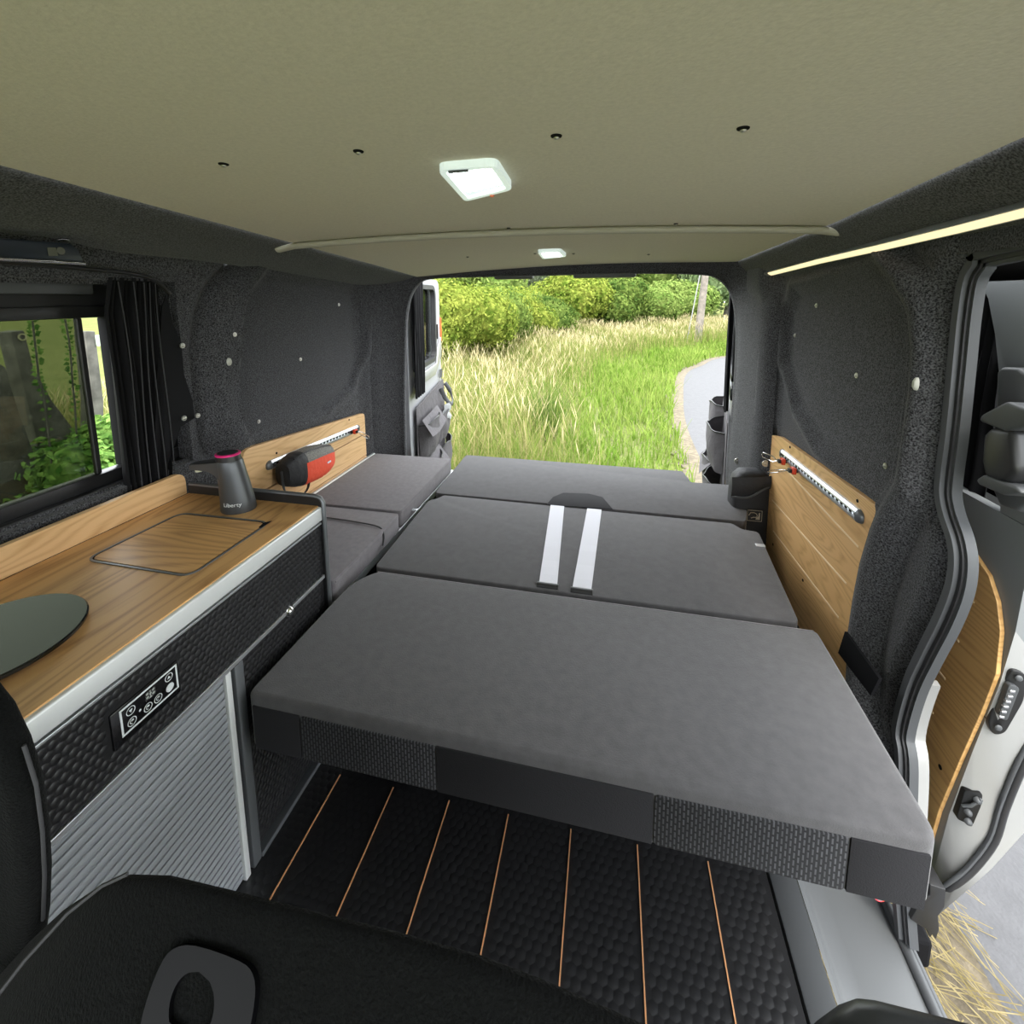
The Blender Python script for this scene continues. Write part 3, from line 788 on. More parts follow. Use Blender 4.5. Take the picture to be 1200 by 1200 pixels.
symbol(.17, .70, 'down'); symbol(.17, .28, 'power'); symbol(.44, .28, 'clock'); symbol(.62, .28, 'lamp'); symbol(.84, .72, 'up'); symbol(.84, .30, 'full')
b = B(); b.dome(pt(.31, .42), (1, 0, 0), .002, .0006, 8, 2); obj('sensor_dot', b.mesh(), M_PRINT, pnl)

# worktop and upstand
wt = thing('worktop', 'oak worktop with raised upstand along the kitchen side window', 'worktop', (-.92, .45, CT - .03))
b = B(); b.box((-1.118, YK0, CT - .031), (XC - .004, YK1 - .0125, CT), .001); obj('top_board', b.mesh(), M_OAK, wt)
us = rounded([(-1.119, YK0, CT), (-1.119, YK1 - .016, CT), (-1.119, YK1 - .016, CT + .062), (-1.119, YK0, CT + .062)], [0, 0, .03, 0], 6)
b = B(); b.prism(us, (-.015, 0, 0), .001); obj('upstand', b.mesh(), M_OAKL, wt)

# sink lid
lidp = [P(97, 657, 'Z', CT), P(212, 601, 'Z', CT), P(318, 612, 'Z', CT), P(222, 677, 'Z', CT)]
# square it up: nearly axis aligned
lx0 = min(lidp[0].x, lidp[1].x); lx1 = max(lidp[2].x, lidp[3].x)
loop = rounded([lidp[0], lidp[3], lidp[2], lidp[1]], .03, 6)
sl_ = thing('sink_lid', 'rounded oak sink cover with dark rim set flush in the worktop', 'sink lid', (sum(lidp, Vector()) / 4))
b = B(); b.ring_band(loop, inset(loop, .004), (0, 0, .0022)); obj('rim', b.mesh(), M_ALUD, sl_)
il = inset(loop, .004); b = B(); b.ring_band(il, inset(il, .003), (0, 0, .0006)); obj('shadow_gap', b.mesh(), M_BLACKM, sl_)
il = inset(loop, .0075); b = B(); b.prism(il, (0, 0, .0014)); obj('lid_board', b.mesh(), M_OAKLID, sl_)
fc = P(309, 613, 'Z', CT + .0015); b = B(); b.prism([fc, fc + Vector((.012, .012, 0)), fc + Vector((.012, -.022, 0)), fc + Vector((.004, -.020, 0))], (0, 0, .0012)); obj('finger_hole', b.mesh(), M_BLACKM, sl_)

# hob
hp = [P(x, y, 'Z', CT + .014) for x, y in [(107, 722), (62, 701), (38, 768), (85, 745), (0, 705), (100, 708)]]
A = np.array([[2 * p.x, 2 * p.y, 1] for p in hp]); bb = np.array([p.x ** 2 + p.y ** 2 for p in hp]); sol = np.linalg.lstsq(A, bb, rcond=None)[0]
hr = math.sqrt(sol[2] + sol[0] ** 2 + sol[1] ** 2); hc = Vector((sol[0], sol[1], CT))
hob = thing('hob', 'round black glass hob resting on the oak worktop', 'hob', hc)
b = B(); b.cyl(hc, (0, 0, .006), hr * .8, 40); obj('hob_base', b.mesh(), M_BLACKM, hob)
b = B(); q = lambda r, z: [hc + Vector((math.cos(a) * r, math.sin(a) * r, z)) for a in np.linspace(0, 2 * math.pi, 73)[:-1]]
b.loft([q(hr - .002, .006), q(hr, .008), q(hr, .012), q(hr - .002, .014)]); gl = obj('glass_plate', b.mesh(), M_GLASSB, hob, smooth=30)

# tap
tp = P(280, 596, 'Z', CT); tp.x -= .0; 
tap = thing('water_tap', 'graphite grey electric tap with magenta ring at the worktop end', 'tap', tp)
sd = Vector((-.97, -.22, 0)).normalized(); sq = Vector((-sd.y, sd.x, 0))
def ell(z, cx, ra, rb, n=24): return [tp + sd * (cx + math.cos(a) * ra) + sq * math.sin(a) * rb + Vector((0, 0, z * .88)) for a in np.linspace(0, 2 * math.pi, n + 1)[:-1]]
b = B(); b.loft([ell(0, 0, .041, .034), ell(.004, 0, .042, .035), ell(.03, .001, .040, .033), ell(.075, .005, .036, .031), ell(.115, .010, .033, .029), ell(.143, .013, .031, .028), ell(.147, .013, .029, .027)])
obj('tap_body', b.mesh(), M_TAP, tap, smooth=50)
b = B(); b.loft([ell(.146, .014, .029, .026), ell(.162, .015, .028, .026)]); obj('tap_collar', b.mesh(), M_BLACK, tap, smooth=50)
b = B(); b.loft([ell(.162, .015, .0285, .0265), ell(.166, .015, .0285, .0265), ell(.1675, .015, .026, .024)]); obj('magenta_ring', b.mesh(), M_MAG, tap, smooth=50)
b = B(); b.loft([ell(.166, .015, .0245, .0225), ell(.1685, .015, .023, .021)]); obj('touch_button', b.mesh(), M_BLACK, tap, smooth=50)
def sec(cx, z0, z1, w): return [tp + sd * cx + sq * s * w + Vector((0, 0, z * .88)) for s, z in ((-1, z0), (-.8, z0 - .001), (.8, z0 - .001), (1, z0), (1, z1), (.8, z1 + .001), (-.8, z1 + .001), (-1, z1))]
b = B(); b.loft([sec(.0, .085, .146, .024), sec(.03, .098, .146, .024), sec(.04, .110, .145, .022), sec(.055, .119, .143, .019), sec(.08, .122, .140, .016), sec(.100, .123, .138, .014), sec(.106, .125, .136, .012)]); obj('spout', b.mesh(), M_TAP, tap, smooth=50)
b = B(); b.cyl(tp + sd * .090 + Vector((0, 0, .109)), (0, 0, -.009), .0085, 14); obj('nozzle', b.mesh(), mat('nozzle_cream', (.55, .55, .42), .4), tap, smooth=50)
cd = (Vector((0, 0, 1)) ); tocam = Vector((-tp.x, -tp.y, 0)).normalized(); rt = Vector((0, 0, 1)).cross(tocam)
tm = text_mesh('Liberty', .0135, frame_mtx(Vector((0, 0, 0)), (1, 0, 0), (0, 1, 0)), .0002)
ang0 = math.atan2(tocam.dot(sq), tocam.dot(sd)) - .42
for vtx in tm.vertices:
    a = ang0 + vtx.co.x / .036; k = .0008 + vtx.co.z
    base = sd * (.0012 + math.cos(a) * (.0402 + k)) + sq * math.sin(a) * (.0333 + k)
    vtx.co = tp + base + Vector((0, 0, .024 + vtx.co.y))
obj('tap_lettering', tm, M_PRINT, tap)

# ================================================================== LEFT PANEL, RAIL, POUCH
lw = thing('wall_board', 'oak plank board on the felt wall beside the kitchen end', 'wall board', (XL + .02, 1.55, .2))
wx = XL + .032
pz = lambda x, y: P(x, y, 'X', wx)
tl, tr = pz(292, 525), pz(424, 485); brr = pz(431, 545)
ytop0, ytop1 = pz(286, 550).y, pz(428, 500).y
ztop = lambda y: tl.z + (tr.z - tl.z) * (y - tl.y) / (tr.y - tl.y)
g1 = (pz(314, 570).z + pz(428, 510).z) / 2; g2 = (pz(354, 583).z + pz(422, 538).z) / 2
levels = [(.02, g2 - .0022), (g2 + .0022, g1 - .0022), (g1 + .0022, None)]
g0 = g1 + (g1 - g2)
for z0, z1 in levels:
    if z1 is None:
        poly = rounded([(wx, ytop0, z0), (wx, ytop1, z0), (wx, ytop1, ztop(ytop1)), (wx, ytop0, ztop(ytop0))], [0, 0, .02, .035], 5)
    else: poly = [(wx, ytop0, z0), (wx, ytop1, z0), (wx, ytop1, z1), (wx, ytop0, z1)]
    b = B(); b.prism(poly, (-.018, 0, 0), .0012); obj('plank', b.mesh(), M_OAKL, lw)
b = B(); b.box((wx - .03, ytop0 + .01, .02), (wx - .012, ytop1 - .01, g1 + .02)); obj('backing', b.mesh(), M_BLACKM, lw)
for x, y in [(324, 531), (409, 492)]:
    p = pz(x, y); b = B(); b.cyl(p, (.001, 0, 0), .004, 10); obj('screw', b.mesh(), M_BLACKM, lw)
def rail(a, c, nx, label):
    """half-round aluminium lashing rail between two points on a board facing nx"""
    t = (c - a).normalized(); up = Vector((nx, 0, 0)).cross(t); up = up if up.z > 0 else -up
    r = thing('lashing_rail', label, 'rail', a)
    n = Vector((nx, 0, 0)); w = .016
    sh = [(-1, 0), (-.95, .35), (-.55, .6), (-.30, .62), (-.28, .25), (.28, .25), (.30, .62), (.55, .6), (.95, .35), (1, 0)]
    b = B(); b.loft([[p + up * s * w + n * h * w for s, h in sh] for p in (a, c)]); obj('track', b.mesh(), M_ALU, r)
    m = int((c - a).length / .022)
    hb = B(); hb.cyl(Vector((0, 0, 0)), n * .0008, .0062, 10); hm = hb.mesh(); hm.materials.append(M_BLACKM)
    for i in range(m):
        p = a + t * (.011 + i * .022) + n * (.25 * w); o = obj('slot_hole', hm, None, r); o.location += p
    for e, s in ((a, -1), (c, 1)):
        b = B(); b.loft([[e + up * q * w * k + n * h * w * k + t * s * d for q, h in ((-1.05, 0), (-.9, .5), (-.4, .72), (.4, .72), (.9, .5), (1.05, 0))] for d, k in ((-.001, 1), (.006, .95), (.014, .72), (.018, .35))]); obj('end_cap', b.mesh(), M_ALUD, r, smooth=60)
    return t
ra, rc = P(316, 545, 'X', wx), P(418, 502, 'X', wx)
lt_ = rail(ra, rc, 1, 'aluminium lashing rail with dark end caps on board beside the kitchen')
RA, RC = P(916, 532, 'X', XR - .010), P(1008, 604, 'X', XR - .010)
def clip(p, t, nx, label, loopdir):
    n = Vector((nx, 0, 0)); c = thing('rail_clip', label, 'clip', p, 'red clips in the lashing rails')
    up = n.cross(t); up = up if up.z > 0 else -up
    b = B(); b.obox(p + n * .020, t * .011, up * .010, n * .006, .002); obj('clip_body', b.mesh(), mat('red_clip', (.75, .06, .02), .4), c, smooth=40)
    b = B(); b.cyl(p + n * .004, n * .012, .006, 10); b.obox(p + n * .030, t * .008, up * .006, n * .005, .002); b.obox(p + n * .010 - t * .014, t * .005, up * .008, n * .004, .001); obj('plunger', b.mesh(), M_BLACK, c, smooth=40)
    q = p + n * .036; L = Vector(loopdir)
    side = L.cross(n).normalized() * .009
    b = B(); b.tube([q, q + L * .25 + side, q + L * .9 + side * .9, q + L, q + L * .9 - side * .9, q + L * .25 - side, q], .0018, 6); obj('wire_loop', b.mesh(), M_CHROME, c, smooth=60)
clip(rc + Vector((0, -.045, 0)), lt_, 1, 'red clip with steel loop on the rail beside the kitchen', (.045, .01, -.03))

# red pouch
pp = P(356, 545, 'X', wx + .05)
pouch = thing('hip_pouch', 'small red and grey zipped pouch hanging from the lashing rail', 'pouch', pp)
py0, py1 = P(331, 545, 'X', wx + .05).y, P(384, 530, 'X', wx + .05).y
def psec(y, k, dz):
    zc = pp.z - .002 - (y - pp.y) * .08 + dz; hh = .064 * k; dd = .046 * k
    out = []
    for a in np.linspace(0, 2 * math.pi, 25)[:-1]:
        cx, sz_ = math.cos(a), math.sin(a)
        out.append((wx + .052 + dd * np.sign(cx) * abs(cx) ** .7, y, zc + hh * np.sign(sz_) * abs(sz_) ** .7))
    return out
L_ = py1 - py0
def pmesh(u0, u1, grow, sel=None):
    b = B(); us_ = np.linspace(u0, u1, 12); rings = []
    for u in us_:
        k = grow * (1 - .35 * (abs(2 * u - 1)) ** 3) * (1 + .012 * math.sin(u * 60)); rings.append(psec(py0 + L_ * u, k, 0))
    b.loft(rings)
    return b
obj('pouch_body', pmesh(.0, 1.0, .97).mesh(), M_GREYN, pouch, smooth=60)
obj('side_panel', pmesh(-.02, .30, 1.0).mesh(), M_BLKN, pouch, smooth=60)
# red front
b = B(); rings = []
for u in np.linspace(.26, .985, 16):
    k = 1.02 * (1 - .35 * abs(2 * u - 1) ** 3) * (1 + .015 * math.sin(u * 70)); s = psec(py0 + L_ * u, k, 0); m_ = len(s)
    rings.append([s[i % m_] for i in range(-9, 2)])
b.loft(rings, closed_ring=False); rf = obj('red_front', b.mesh(), M_RED, pouch, smooth=60)
lg = Vector(psec(py0 + L_ * .74, 1.03, 0)[0]); b = B(); b.box(lg + Vector((-.001, -.010, -.008)), lg + Vector((.0015, .010, -.002)), .0005); obj('maker_tab', b.mesh(), M_STRAP, rf)
zp = [Vector(psec(py0 + L_ * u, 1.0 * (1 - .35 * abs(2 * u - 1) ** 3), 0)[4]) + Vector((.001, 0, .001)) for u in np.linspace(.1, .95, 14)]
b = B(); b.tube(zp, .0022, 6); obj('zip', b.mesh(), M_BLACK, pouch, smooth=60)
b = B(); sp0 = Vector((wx + .05, py0 - .008, pp.z - .0)); b.tube(catmull([sp0 + Vector((0, 0, .02)), sp0 + Vector((.02, -.012, -.045)), sp0 + Vector((.03, .03, -.085)), sp0 + Vector((.035, .075, -.075)), sp0 + Vector((.03, .10, -.045))], 6), .0045, 6, flat=(1, .5)); obj('carry_strap', b.mesh(), M_BLKN, pouch, smooth=60)
b = B(); b.dome(Vector((wx + .075, py0 + .010, pp.z + .004)), (.6, -.7, 0), .006, .004, 10, 3); obj('strap_buckle', b.mesh(), M_GREYD, pouch, smooth=60)

# ================================================================== REAR LOCKER + SIDE CUSHIONS
lk = thing('side_locker', 'low black storage locker under the narrow side cushions', 'locker', (-.92, 1.45, 0))
b = B(); b.box((-1.112, YK1 + .016, .012), (-.722, 1.96, .374)); obj('locker_box', b.mesh(), M_BLACKM, lk)
b = B(); b.box((-.722, YK1 + .016, .362), (-.708, 1.96, .388), .002); b.box((-1.114, YK1 + .016, .40), (-1.100, 1.94, .452), .002); obj('edge_trim', b.mesh(), M_ALU, lk)
def cushion(name, pts, z, th, m, label, cat, bev=.014, group=None, parent=None, seg=3):
    b = B(); b.prism([Vector((p[0], p[1], z)) for p in pts], (0, 0, -th), bev, seg)
    return obj(name, b.mesh(), m, parent, label, cat, group, smooth=60)
SZ = .452
q = [P(x, y, 'Z', SZ) for x, y in [(382, 584), (470, 601), (523, 541), (449, 533), (430, 534)]]
c1 = thing('side_cushion', 'grey narrow side cushion nearest the open rear doors', 'cushion', (-.9, 1.7, SZ - .06), 'narrow side cushions')
cushion('cushion_pad', rounded([(-1.096, 1.400, 0), (-.708, 1.400, 0), (-.708, 1.935, 0), (-1.096, 1.935, 0)], .012, 3), SZ, .062, M_CUSHS, None, None, parent=c1)
b = B(); b.tube([(-.709, 1.41, SZ - .008), (-.709, 1.925, SZ - .008)], .0025, 6); obj('piping', b.mesh(), M_CUSHS, c1)
c2 = thing('side_cushion', 'grey narrow side cushion against the kitchen cabinet end', 'cushion', (-.9, 1.2, SZ - .06), 'narrow side cushions')
cushion('cushion_pad', rounded([(-1.096, YK1 + .014, 0), (-.708, YK1 + .014, 0), (-.708, 1.392, 0), (-1.096, 1.392, 0)], .012, 3), SZ - .004, .062, M_CUSHS, None, None, parent=c2)
b = B(); b.tube([(-.709, 1.01, SZ - .012), (-.709, 1.385, SZ - .012)], .0025, 6); obj('piping', b.mesh(), M_CUSHS, c2)
b = B(); b.tube(catmull([Vector((-1.09, 1.30, SZ - .002)), Vector((-.95, 1.31, SZ - .001)), Vector((-.80, 1.30, SZ - .001)), Vector((-.725, 1.285, SZ - .002)), Vector((-.705, 1.27, SZ - .02)), Vector((-.704, 1.26, SZ - .05))], 5), .003, 6, flat=(1, .6)); obj('elastic_strap', b.mesh(), M_BLKN, c2, smooth=60)

# ================================================================== BED
bed = thing('folding_bed', 'charcoal folding bench bed with woven front panels and two white straps', 'bed', (-.1, .9, 0))
Zp = lambda x, y, z=BED: P(x, y, 'Z', z)
# seat cushion
top = [Zp(288, 812), Zp(1107, 988), Zp(958, 738), Zp(440, 668)]
fl, fr, rrr, rlf = top
fy = (fl.y + fr.y) / 2
seat_pts = rounded([(fl.x, fl.y, 0), (fr.x, fr.y, 0), (rrr.x, rrr.y, 0), (rlf.x + .005, rlf.y, 0), (rlf.x - .04, rlf.y - .06, 0)], [.02, .03, .015, .02, .05], 5)
cushion('seat_cushion', seat_pts, BED, .125, M_CUSH, None, None, .020, parent=bed, seg=4)
seams = [P(x, y, 'Y', fy - .003).x for x, y in [(349, 850), (510, 890), (766, 950), (993, 1000)]]
xs_ = [fl.x + .014] + seams + [fr.x - .014]
for i in range(5):
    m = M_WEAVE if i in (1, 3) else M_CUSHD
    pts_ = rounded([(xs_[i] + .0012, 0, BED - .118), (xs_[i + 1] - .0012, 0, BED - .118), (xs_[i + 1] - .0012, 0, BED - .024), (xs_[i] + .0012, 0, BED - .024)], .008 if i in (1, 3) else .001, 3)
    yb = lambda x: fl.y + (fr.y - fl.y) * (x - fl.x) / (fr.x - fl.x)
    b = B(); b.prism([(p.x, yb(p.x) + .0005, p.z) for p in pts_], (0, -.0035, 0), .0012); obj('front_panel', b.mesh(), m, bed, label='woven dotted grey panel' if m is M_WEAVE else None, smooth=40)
b = B(); b.tube([(rlf.x + .01, rlf.y - .006, BED - .003), (rrr.x - .01, rrr.y - .006, BED - .003)], .0035, 6); obj('piping', b.mesh(), M_CUSHS, bed, smooth=60)
b = B(); b.box((fl.x + .05, fl.y + .30, .0), (fr.x - .10, 2.02, BED - .13)); obj('bed_frame', b.mesh(), M_BLACKM, bed)
b = B(); b.box((fl.x + .03, fl.y + .02, BED - .14), (fr.x - .02, fl.y + .45, BED - .126)); obj('seat_board', b.mesh(), M_BLACKM, bed)
# backrest cushion lying flat
ZB = BED - .008
bk = [Zp(x, y, ZB) for x, y in [(436, 667), (940, 735), (889, 623), (870, 620), (858, 613), (520, 580), (512, 584), (502, 586)]]
bk[0].y += .012; bk[1].y += .012
bk_pts = rounded(bk, [.02, .02, .015, .01, .01, .01, .01, .015], 3)
cushion('backrest_cushion', bk_pts, ZB, .085, M_CUSH, None, None, .012, parent=bed)
for x, y in [(485, 597), (891, 639)]:
    p = Zp(x, y, ZB); b = B(); b.box(p + Vector((-.014, -.008, -.003)), p + Vector((.014, .008, .0015)), .0015); obj('hinge_tab', b.mesh(), M_ALU, bed)
def strap(tl, tr, br, bl):
    P4 = [Zp(*q_, ZB + .0012) for q_ in (tl, tr, br, bl)]
    b = B(); P4[0].y += .005; P4[1].y += .005
    rows = []
    for t in np.linspace(0, 1, 14):
        a = P4[0].lerp(P4[3], t); c = P4[1].lerp(P4[2], t); w = Vector((0, 0, .0012 * (1 + math.sin(t * 23) * (t > .6))))
        rows.append([a, c, c + w + Vector((0, 0, .001)), a + w + Vector((0, 0, .001))])
    b.loft(rows); o = obj('white_strap', b.mesh(), M_STRAP, bed, label='white webbing strap')
    e0, e1 = P4[3], P4[2]
    b = B(); b.tube([e0 + Vector((-.004, -.012, -.002)), e1 + Vector((.004, -.012, -.002))], .010, 8); obj('strap_roller', b.mesh(), M_BLACK, bed, smooth=60)
strap((645, 593), (661, 594.5), (653, 685), (632, 682)); strap((688, 597), (705, 598.5), (693, 691), (671, 688))
# rear cushion
rc_ = thing('rear_cushion', 'charcoal rear bed cushion with notched corner beside the open rear doors', 'cushion', (-.1, 1.75, ZB - .09))
rcp = [Zp(x, y, ZB) for x, y in [(508, 579), (877, 616), (876, 600), (857, 568), (810, 565), (800, 552), (546, 533)]]
rcp[0].y += .012; rcp[1].y += .03
cushion('cushion_pad', rounded(rcp, [.02, .015, .02, .02, .01, .01, .02], 3), ZB, .085, M_CUSH, None, None, .012, parent=rc_)
fp = [Zp(x, y, ZB + .001) for x, y in [(640, 592), (648, 583), (660, 578), (690, 579), (706, 583), (718, 597)]]
b = B(); b.prism(fp, (0, 0, .0025), .001); obj('shaded_flap', b.mesh(), M_CUSHD, rc_, smooth=40)  # dark pad paints the shading of the dip in the cushion's front edge

# ================================================================== RIGHT BOARD, RAIL, BAG
rx = XR - .016
rw = thing('wall_board', 'oak board with pale routed grooves on the felt wall behind the bed', 'wall board', (rx, 1.4, .1))
Q = lambda x, y: P(x, y, 'X', rx)
outl = [Q(x, y) for x, y in [(914, 512), (1034, 598), (1022, 622), (1013, 655), (1008, 690), (1002, 725), (998, 760), (990, 830), (950, 830), (900, 690), (897, 620), (903, 545)]]
outl[8].y = outl[9].y = outl[10].y = outl[11].y; outl[8].z = outl[7].z
outl = [outl[0], outl[1], outl[2], outl[3], outl[4], outl[5], outl[6], outl[7], Vector((rx, Q(903, 545).y + .02, outl[7].z)), Vector((rx, Q(903, 545).y + .02, outl[0].z - .02))]
b = B(); b.prism(rounded(outl, [.01] * len(outl), 3), (.014, 0, 0), .0012); obj('board', b.mesh(), M_OAKP, rw)
M_GROOVE = mat('pale_groove', (.80, .62, .40), .6)
for (a, c) in [((922, 551), (1006, 641)), ((905, 586), (992, 684)), ((906, 622), (983, 724))]:
    p, e = Q(*a), Q(*c); b = B(); up = Vector((0, 0, .0024)); b.prism([p - up, e - up, e + up, p + up], (-.0010, 0, 0)); obj('groove', b.mesh(), M_GROOVE, rw)
for x, y in [(926, 524), (1005, 587), (906, 638), (941, 680)]:
    b = B(); b.cyl(Q(x, y), (-.0012, 0, 0), .0042, 10); obj('screw', b.mesh(), M_BLACKM, rw)
ra2, rc2 = Q(918, 532), Q(1008, 605)
t2 = rail(ra2, rc2, -1, 'aluminium lashing rail with dark end cap on the board behind the bed')
t2n = (rc2 - ra2).normalized()
clip(P(925, 541, 'X', rx), t2n, -1, 'red clip with its loop swung back on the rail behind the bed', (-.03, .06, .0))
clip(P(938, 552, 'X', rx), t2n, -1, 'red clip with its loop hanging loose, on the rail behind the bed', (-.055, .0, -.01))
# dark velcro patch low on the felt
b = B(); vp_ = [P(x, y, 'X', XR - .04) for x, y in [(990, 740), (1030, 795), (1020, 815), (982, 765)]]
b.prism(vp_, (.006, 0, 0)); obj('hook_patch', b.mesh(), M_BLACKM, wall_right)

# bag
bgp = P(882, 625, 'Z', .30)
bag = thing('black_bag', 'soft black zipped bag with emblem patch wedged beside the bed', 'bag', (.5, 1.80, .0))
x0, x1 = P(858, 580, 'Y', 1.75).x, P(906, 580, 'Y', 1.75).x
zt = P(880, 552, 'Y', 1.77).z
b = B(); rings = []
for z, k, dx in [(.0, .9, 0), (.1, 1, 0), (.32, 1.0, 0), (zt - .07, .96, .0), (zt - .03, .9, .003), (zt - .008, .7, .006), (zt, .4, .01)]:
    cx, cy = (x0 + x1) / 2 + dx, 1.79; hx, hy = (x1 - x0) / 2 * k * 1.02, .055 * k
    rings.append([(cx + hx * np.sign(math.cos(a)) * abs(math.cos(a)) ** .6 * (1 + .02 * math.sin(a * 5 + z * 40)), cy + hy * np.sign(math.sin(a)) * abs(math.sin(a)) ** .6, z) for a in np.linspace(0, 2 * math.pi, 33)[:-1]])
b.loft(rings); obj('bag_body', b.mesh(), M_BLKN, bag, smooth=70)
za = zt - .065
fl_ = catmull([Vector((x0 - .004, 1.745, za - .03)), Vector(((x0 + x1) / 2 - .02, 1.727, za - .02)), Vector(((x0 + x1) / 2 + .03, 1.729, za + .015)), Vector((x1, 1.745, za + .03))], 6)
b = B(); b.tube(fl_, .004, 6); obj('zip', b.mesh(), M_GREYD, bag, smooth=60)
b = B(); b.loft([[(x0 - .006 + (x1 - x0 + .012) * u, 1.742 - .012 * math.sin(u * math.pi) - .006 * math.sin(v * math.pi), za - .028 + .062 * u * .8 + v * (zt - za + .01 - .03 * u)) for u in np.linspace(0, 1, 10)] for v in np.linspace(0, 1, 6)], closed_ring=False); obj('top_flap', b.mesh(), M_BLKN, bag, smooth=60)
pc = P(884, 604, 'Y', 1.730)
b = B(); b.box(pc + Vector((-.026, -.002, -.022)), pc + Vector((.026, .001, .022)), .001); patch = obj('emblem_patch', b.mesh(), M_BLACK, bag)
M_EMB = mat('emblem_thread', (.42, .36, .28), .8)
rect2 = lambda a, c: [pc + Vector((-a, -.0025, -c)), pc + Vector((a, -.0025, -c)), pc + Vector((a, -.0025, c)), pc + Vector((-a, -.0025, c))]
b = B(); b.ring_band(rect2(.025, .021), rect2(.0235, .0195), (0, -.0008, 0)); obj('patch_border', b.mesh(), M_EMB, patch)
b = B(); b.tube([pc + Vector((x, -.0032, z)) for x, z in [(-.020, .0), (-.014, .011), (-.002, .012), (.006, .008), (.009, .0), (.004, -.006), (-.004, -.006), (-.012, -.010)]], .0014, 5)
b.prism([pc + Vector((x, -.0025, z)) for x, z in [(.004, -.014), (.018, -.014), (.018, .013), (.013, .010), (.013, -.002), (.006, -.006)]], (0, -.0010, 0)); obj('emblem', b.mesh(), M_EMB, patch)

# ================================================================== CURTAIN, TRACK, OVERHEAD BOX
cu = thing('window_curtain', 'black pleated curtain gathered at the end of the side window', 'curtain', (XL + .01, .93, .74))
topz = P(170, 326, 'X', XL + .01).z; botz = .70
def cur_sheet(ylo, yhi, n=60, m=26, nf=7, amp=.011):
    V = []
    for j in range(m):
        t = j / (m - 1); z = topz + (botz - topz) * t
        a = np.interp(t, [0, .15, .45, 1], ylo); c = np.interp(t, [0, .15, .45, 1], yhi)
        for i in range(n):
            s = i / (n - 1); y = a + (c - a) * s
            x = XL - .012 + amp * (.5 + .5 * t) * math.sin(s * nf * 2 * math.pi + .6 * math.sin(t * 3 + s * 5)) + .004 * math.sin(s * 31 + t * 2)
            V.append((x, y, z))
    return mesh_np('c', V, grid_faces(m, n))
ya0 = P(140, 400, 'X', XL).y - .02; yb0 = P(196, 340, 'X', XL).y
obj('pleats', cur_sheet([ya0 + .02, ya0, ya0, ya0], [yb0 - .01, yb0 - .012, yb0 - .012, yb0 - .045], nf=9, amp=.014), M_CURT, cu, smooth=70)
# flat side flap, buttoned back
f_ = [P(x, y, 'X', XL - .004) for x, y in [(195, 345), (203, 380), (212, 400), (216, 440), (226, 470), (228, 490), (212, 500), (200, 535), (186, 575), (182, 500), (186, 420), (190, 360)]]
b = B(); b.prism(f_, (-.003, 0, 0)); obj('side_flap', b.mesh(), M_CURT, cu)
for k, s in enumerate((.12, .35, .55, .72, .9)):
    b = B(); b.tube([(XL + .004 + .003 * math.sin(t * 6 + k), ya0 + .015 + (yb0 - ya0 - .03) * (s + .05 * math.sin(t * 3 + k)) * (1 - .12 * t), topz - .01 + (botz - topz + .02) * t) for t in np.linspace(0, 1, 14)], .0014, 5); obj('pleat_piping', b.mesh(), M_CURTT, cu, smooth=60)
for x, y in POP:
    p = P(x, y, 'X', XL + .002); b = B(); b.cyl(p, (.004, 0, 0), .007, 14); b.dome(p + Vector((.004, 0, 0)), (1, 0, 0), .0048, .0035, 10, 3); obj('popper', b.mesh(), M_STUD, cu, smooth=50)
b = B(); b.tube(catmull([P(x, y, 'X', XL + .012) for x, y in [(-40, 305), (40, 309), (100, 315), (150, 320), (178, 327), (192, 337), (199, 345)]], 4), .006, 8, flat=(1, .8)); obj('curtain_rail', b.mesh(), M_BLACK, None, 'black curved curtain rail fixed above the side window', 'curtain rail', smooth=60)
ob = thing('overhead_bar', 'dark navy slim bar with chrome lower edge above the side window', 'light bar', P(40, 292, 'X', XL + .045))  # dark overhead box, taken for the underside of a lamp
xa = XL + .045
pts_ = [P(x, y, 'X', xa) for x, y in [(-60, 275), (0, 279), (82, 285), (92, 292), (99, 307), (0, 302), (-60, 299)]]
b = B(); b.prism(pts_, (-.03, 0, 0), .003); obj('bar_body', b.mesh(), M_NAVY, ob, smooth=40)
b = B(); b.tube([P(x, y, 'X', xa + .002) for x, y in [(-60, 300), (0, 303.5), (60, 306.5), (99, 309)]], .0045, 8); obj('chrome_strip', b.mesh(), M_CHROME, ob, smooth=60)
s_ = [P(x, y, 'X', xa + .0006) for x, y in [(55, 290), (65, 290), (68, 300), (57, 300)]]
b = B(); b.prism(s_, (.0008, 0, 0)); obj('paper_label', b.mesh(), mat('label_khaki', (.10, .10, .08), .7), ob)
s_ = P(71, 294, 'X', xa + .0006); b = B(); b.cyl(s_, (.001, 0, 0), .0075, 14); obj('round_label', b.mesh(), mat('label_khaki', (.10, .10, .08), .7), ob)
b = B(); b.tube([P(x, y, 'X', xa - .005) for x, y in [(66, 281), (72, 280), (81, 281)]], .003, 6); obj('hinge_pin', b.mesh(), M_CHROME, ob, smooth=60)


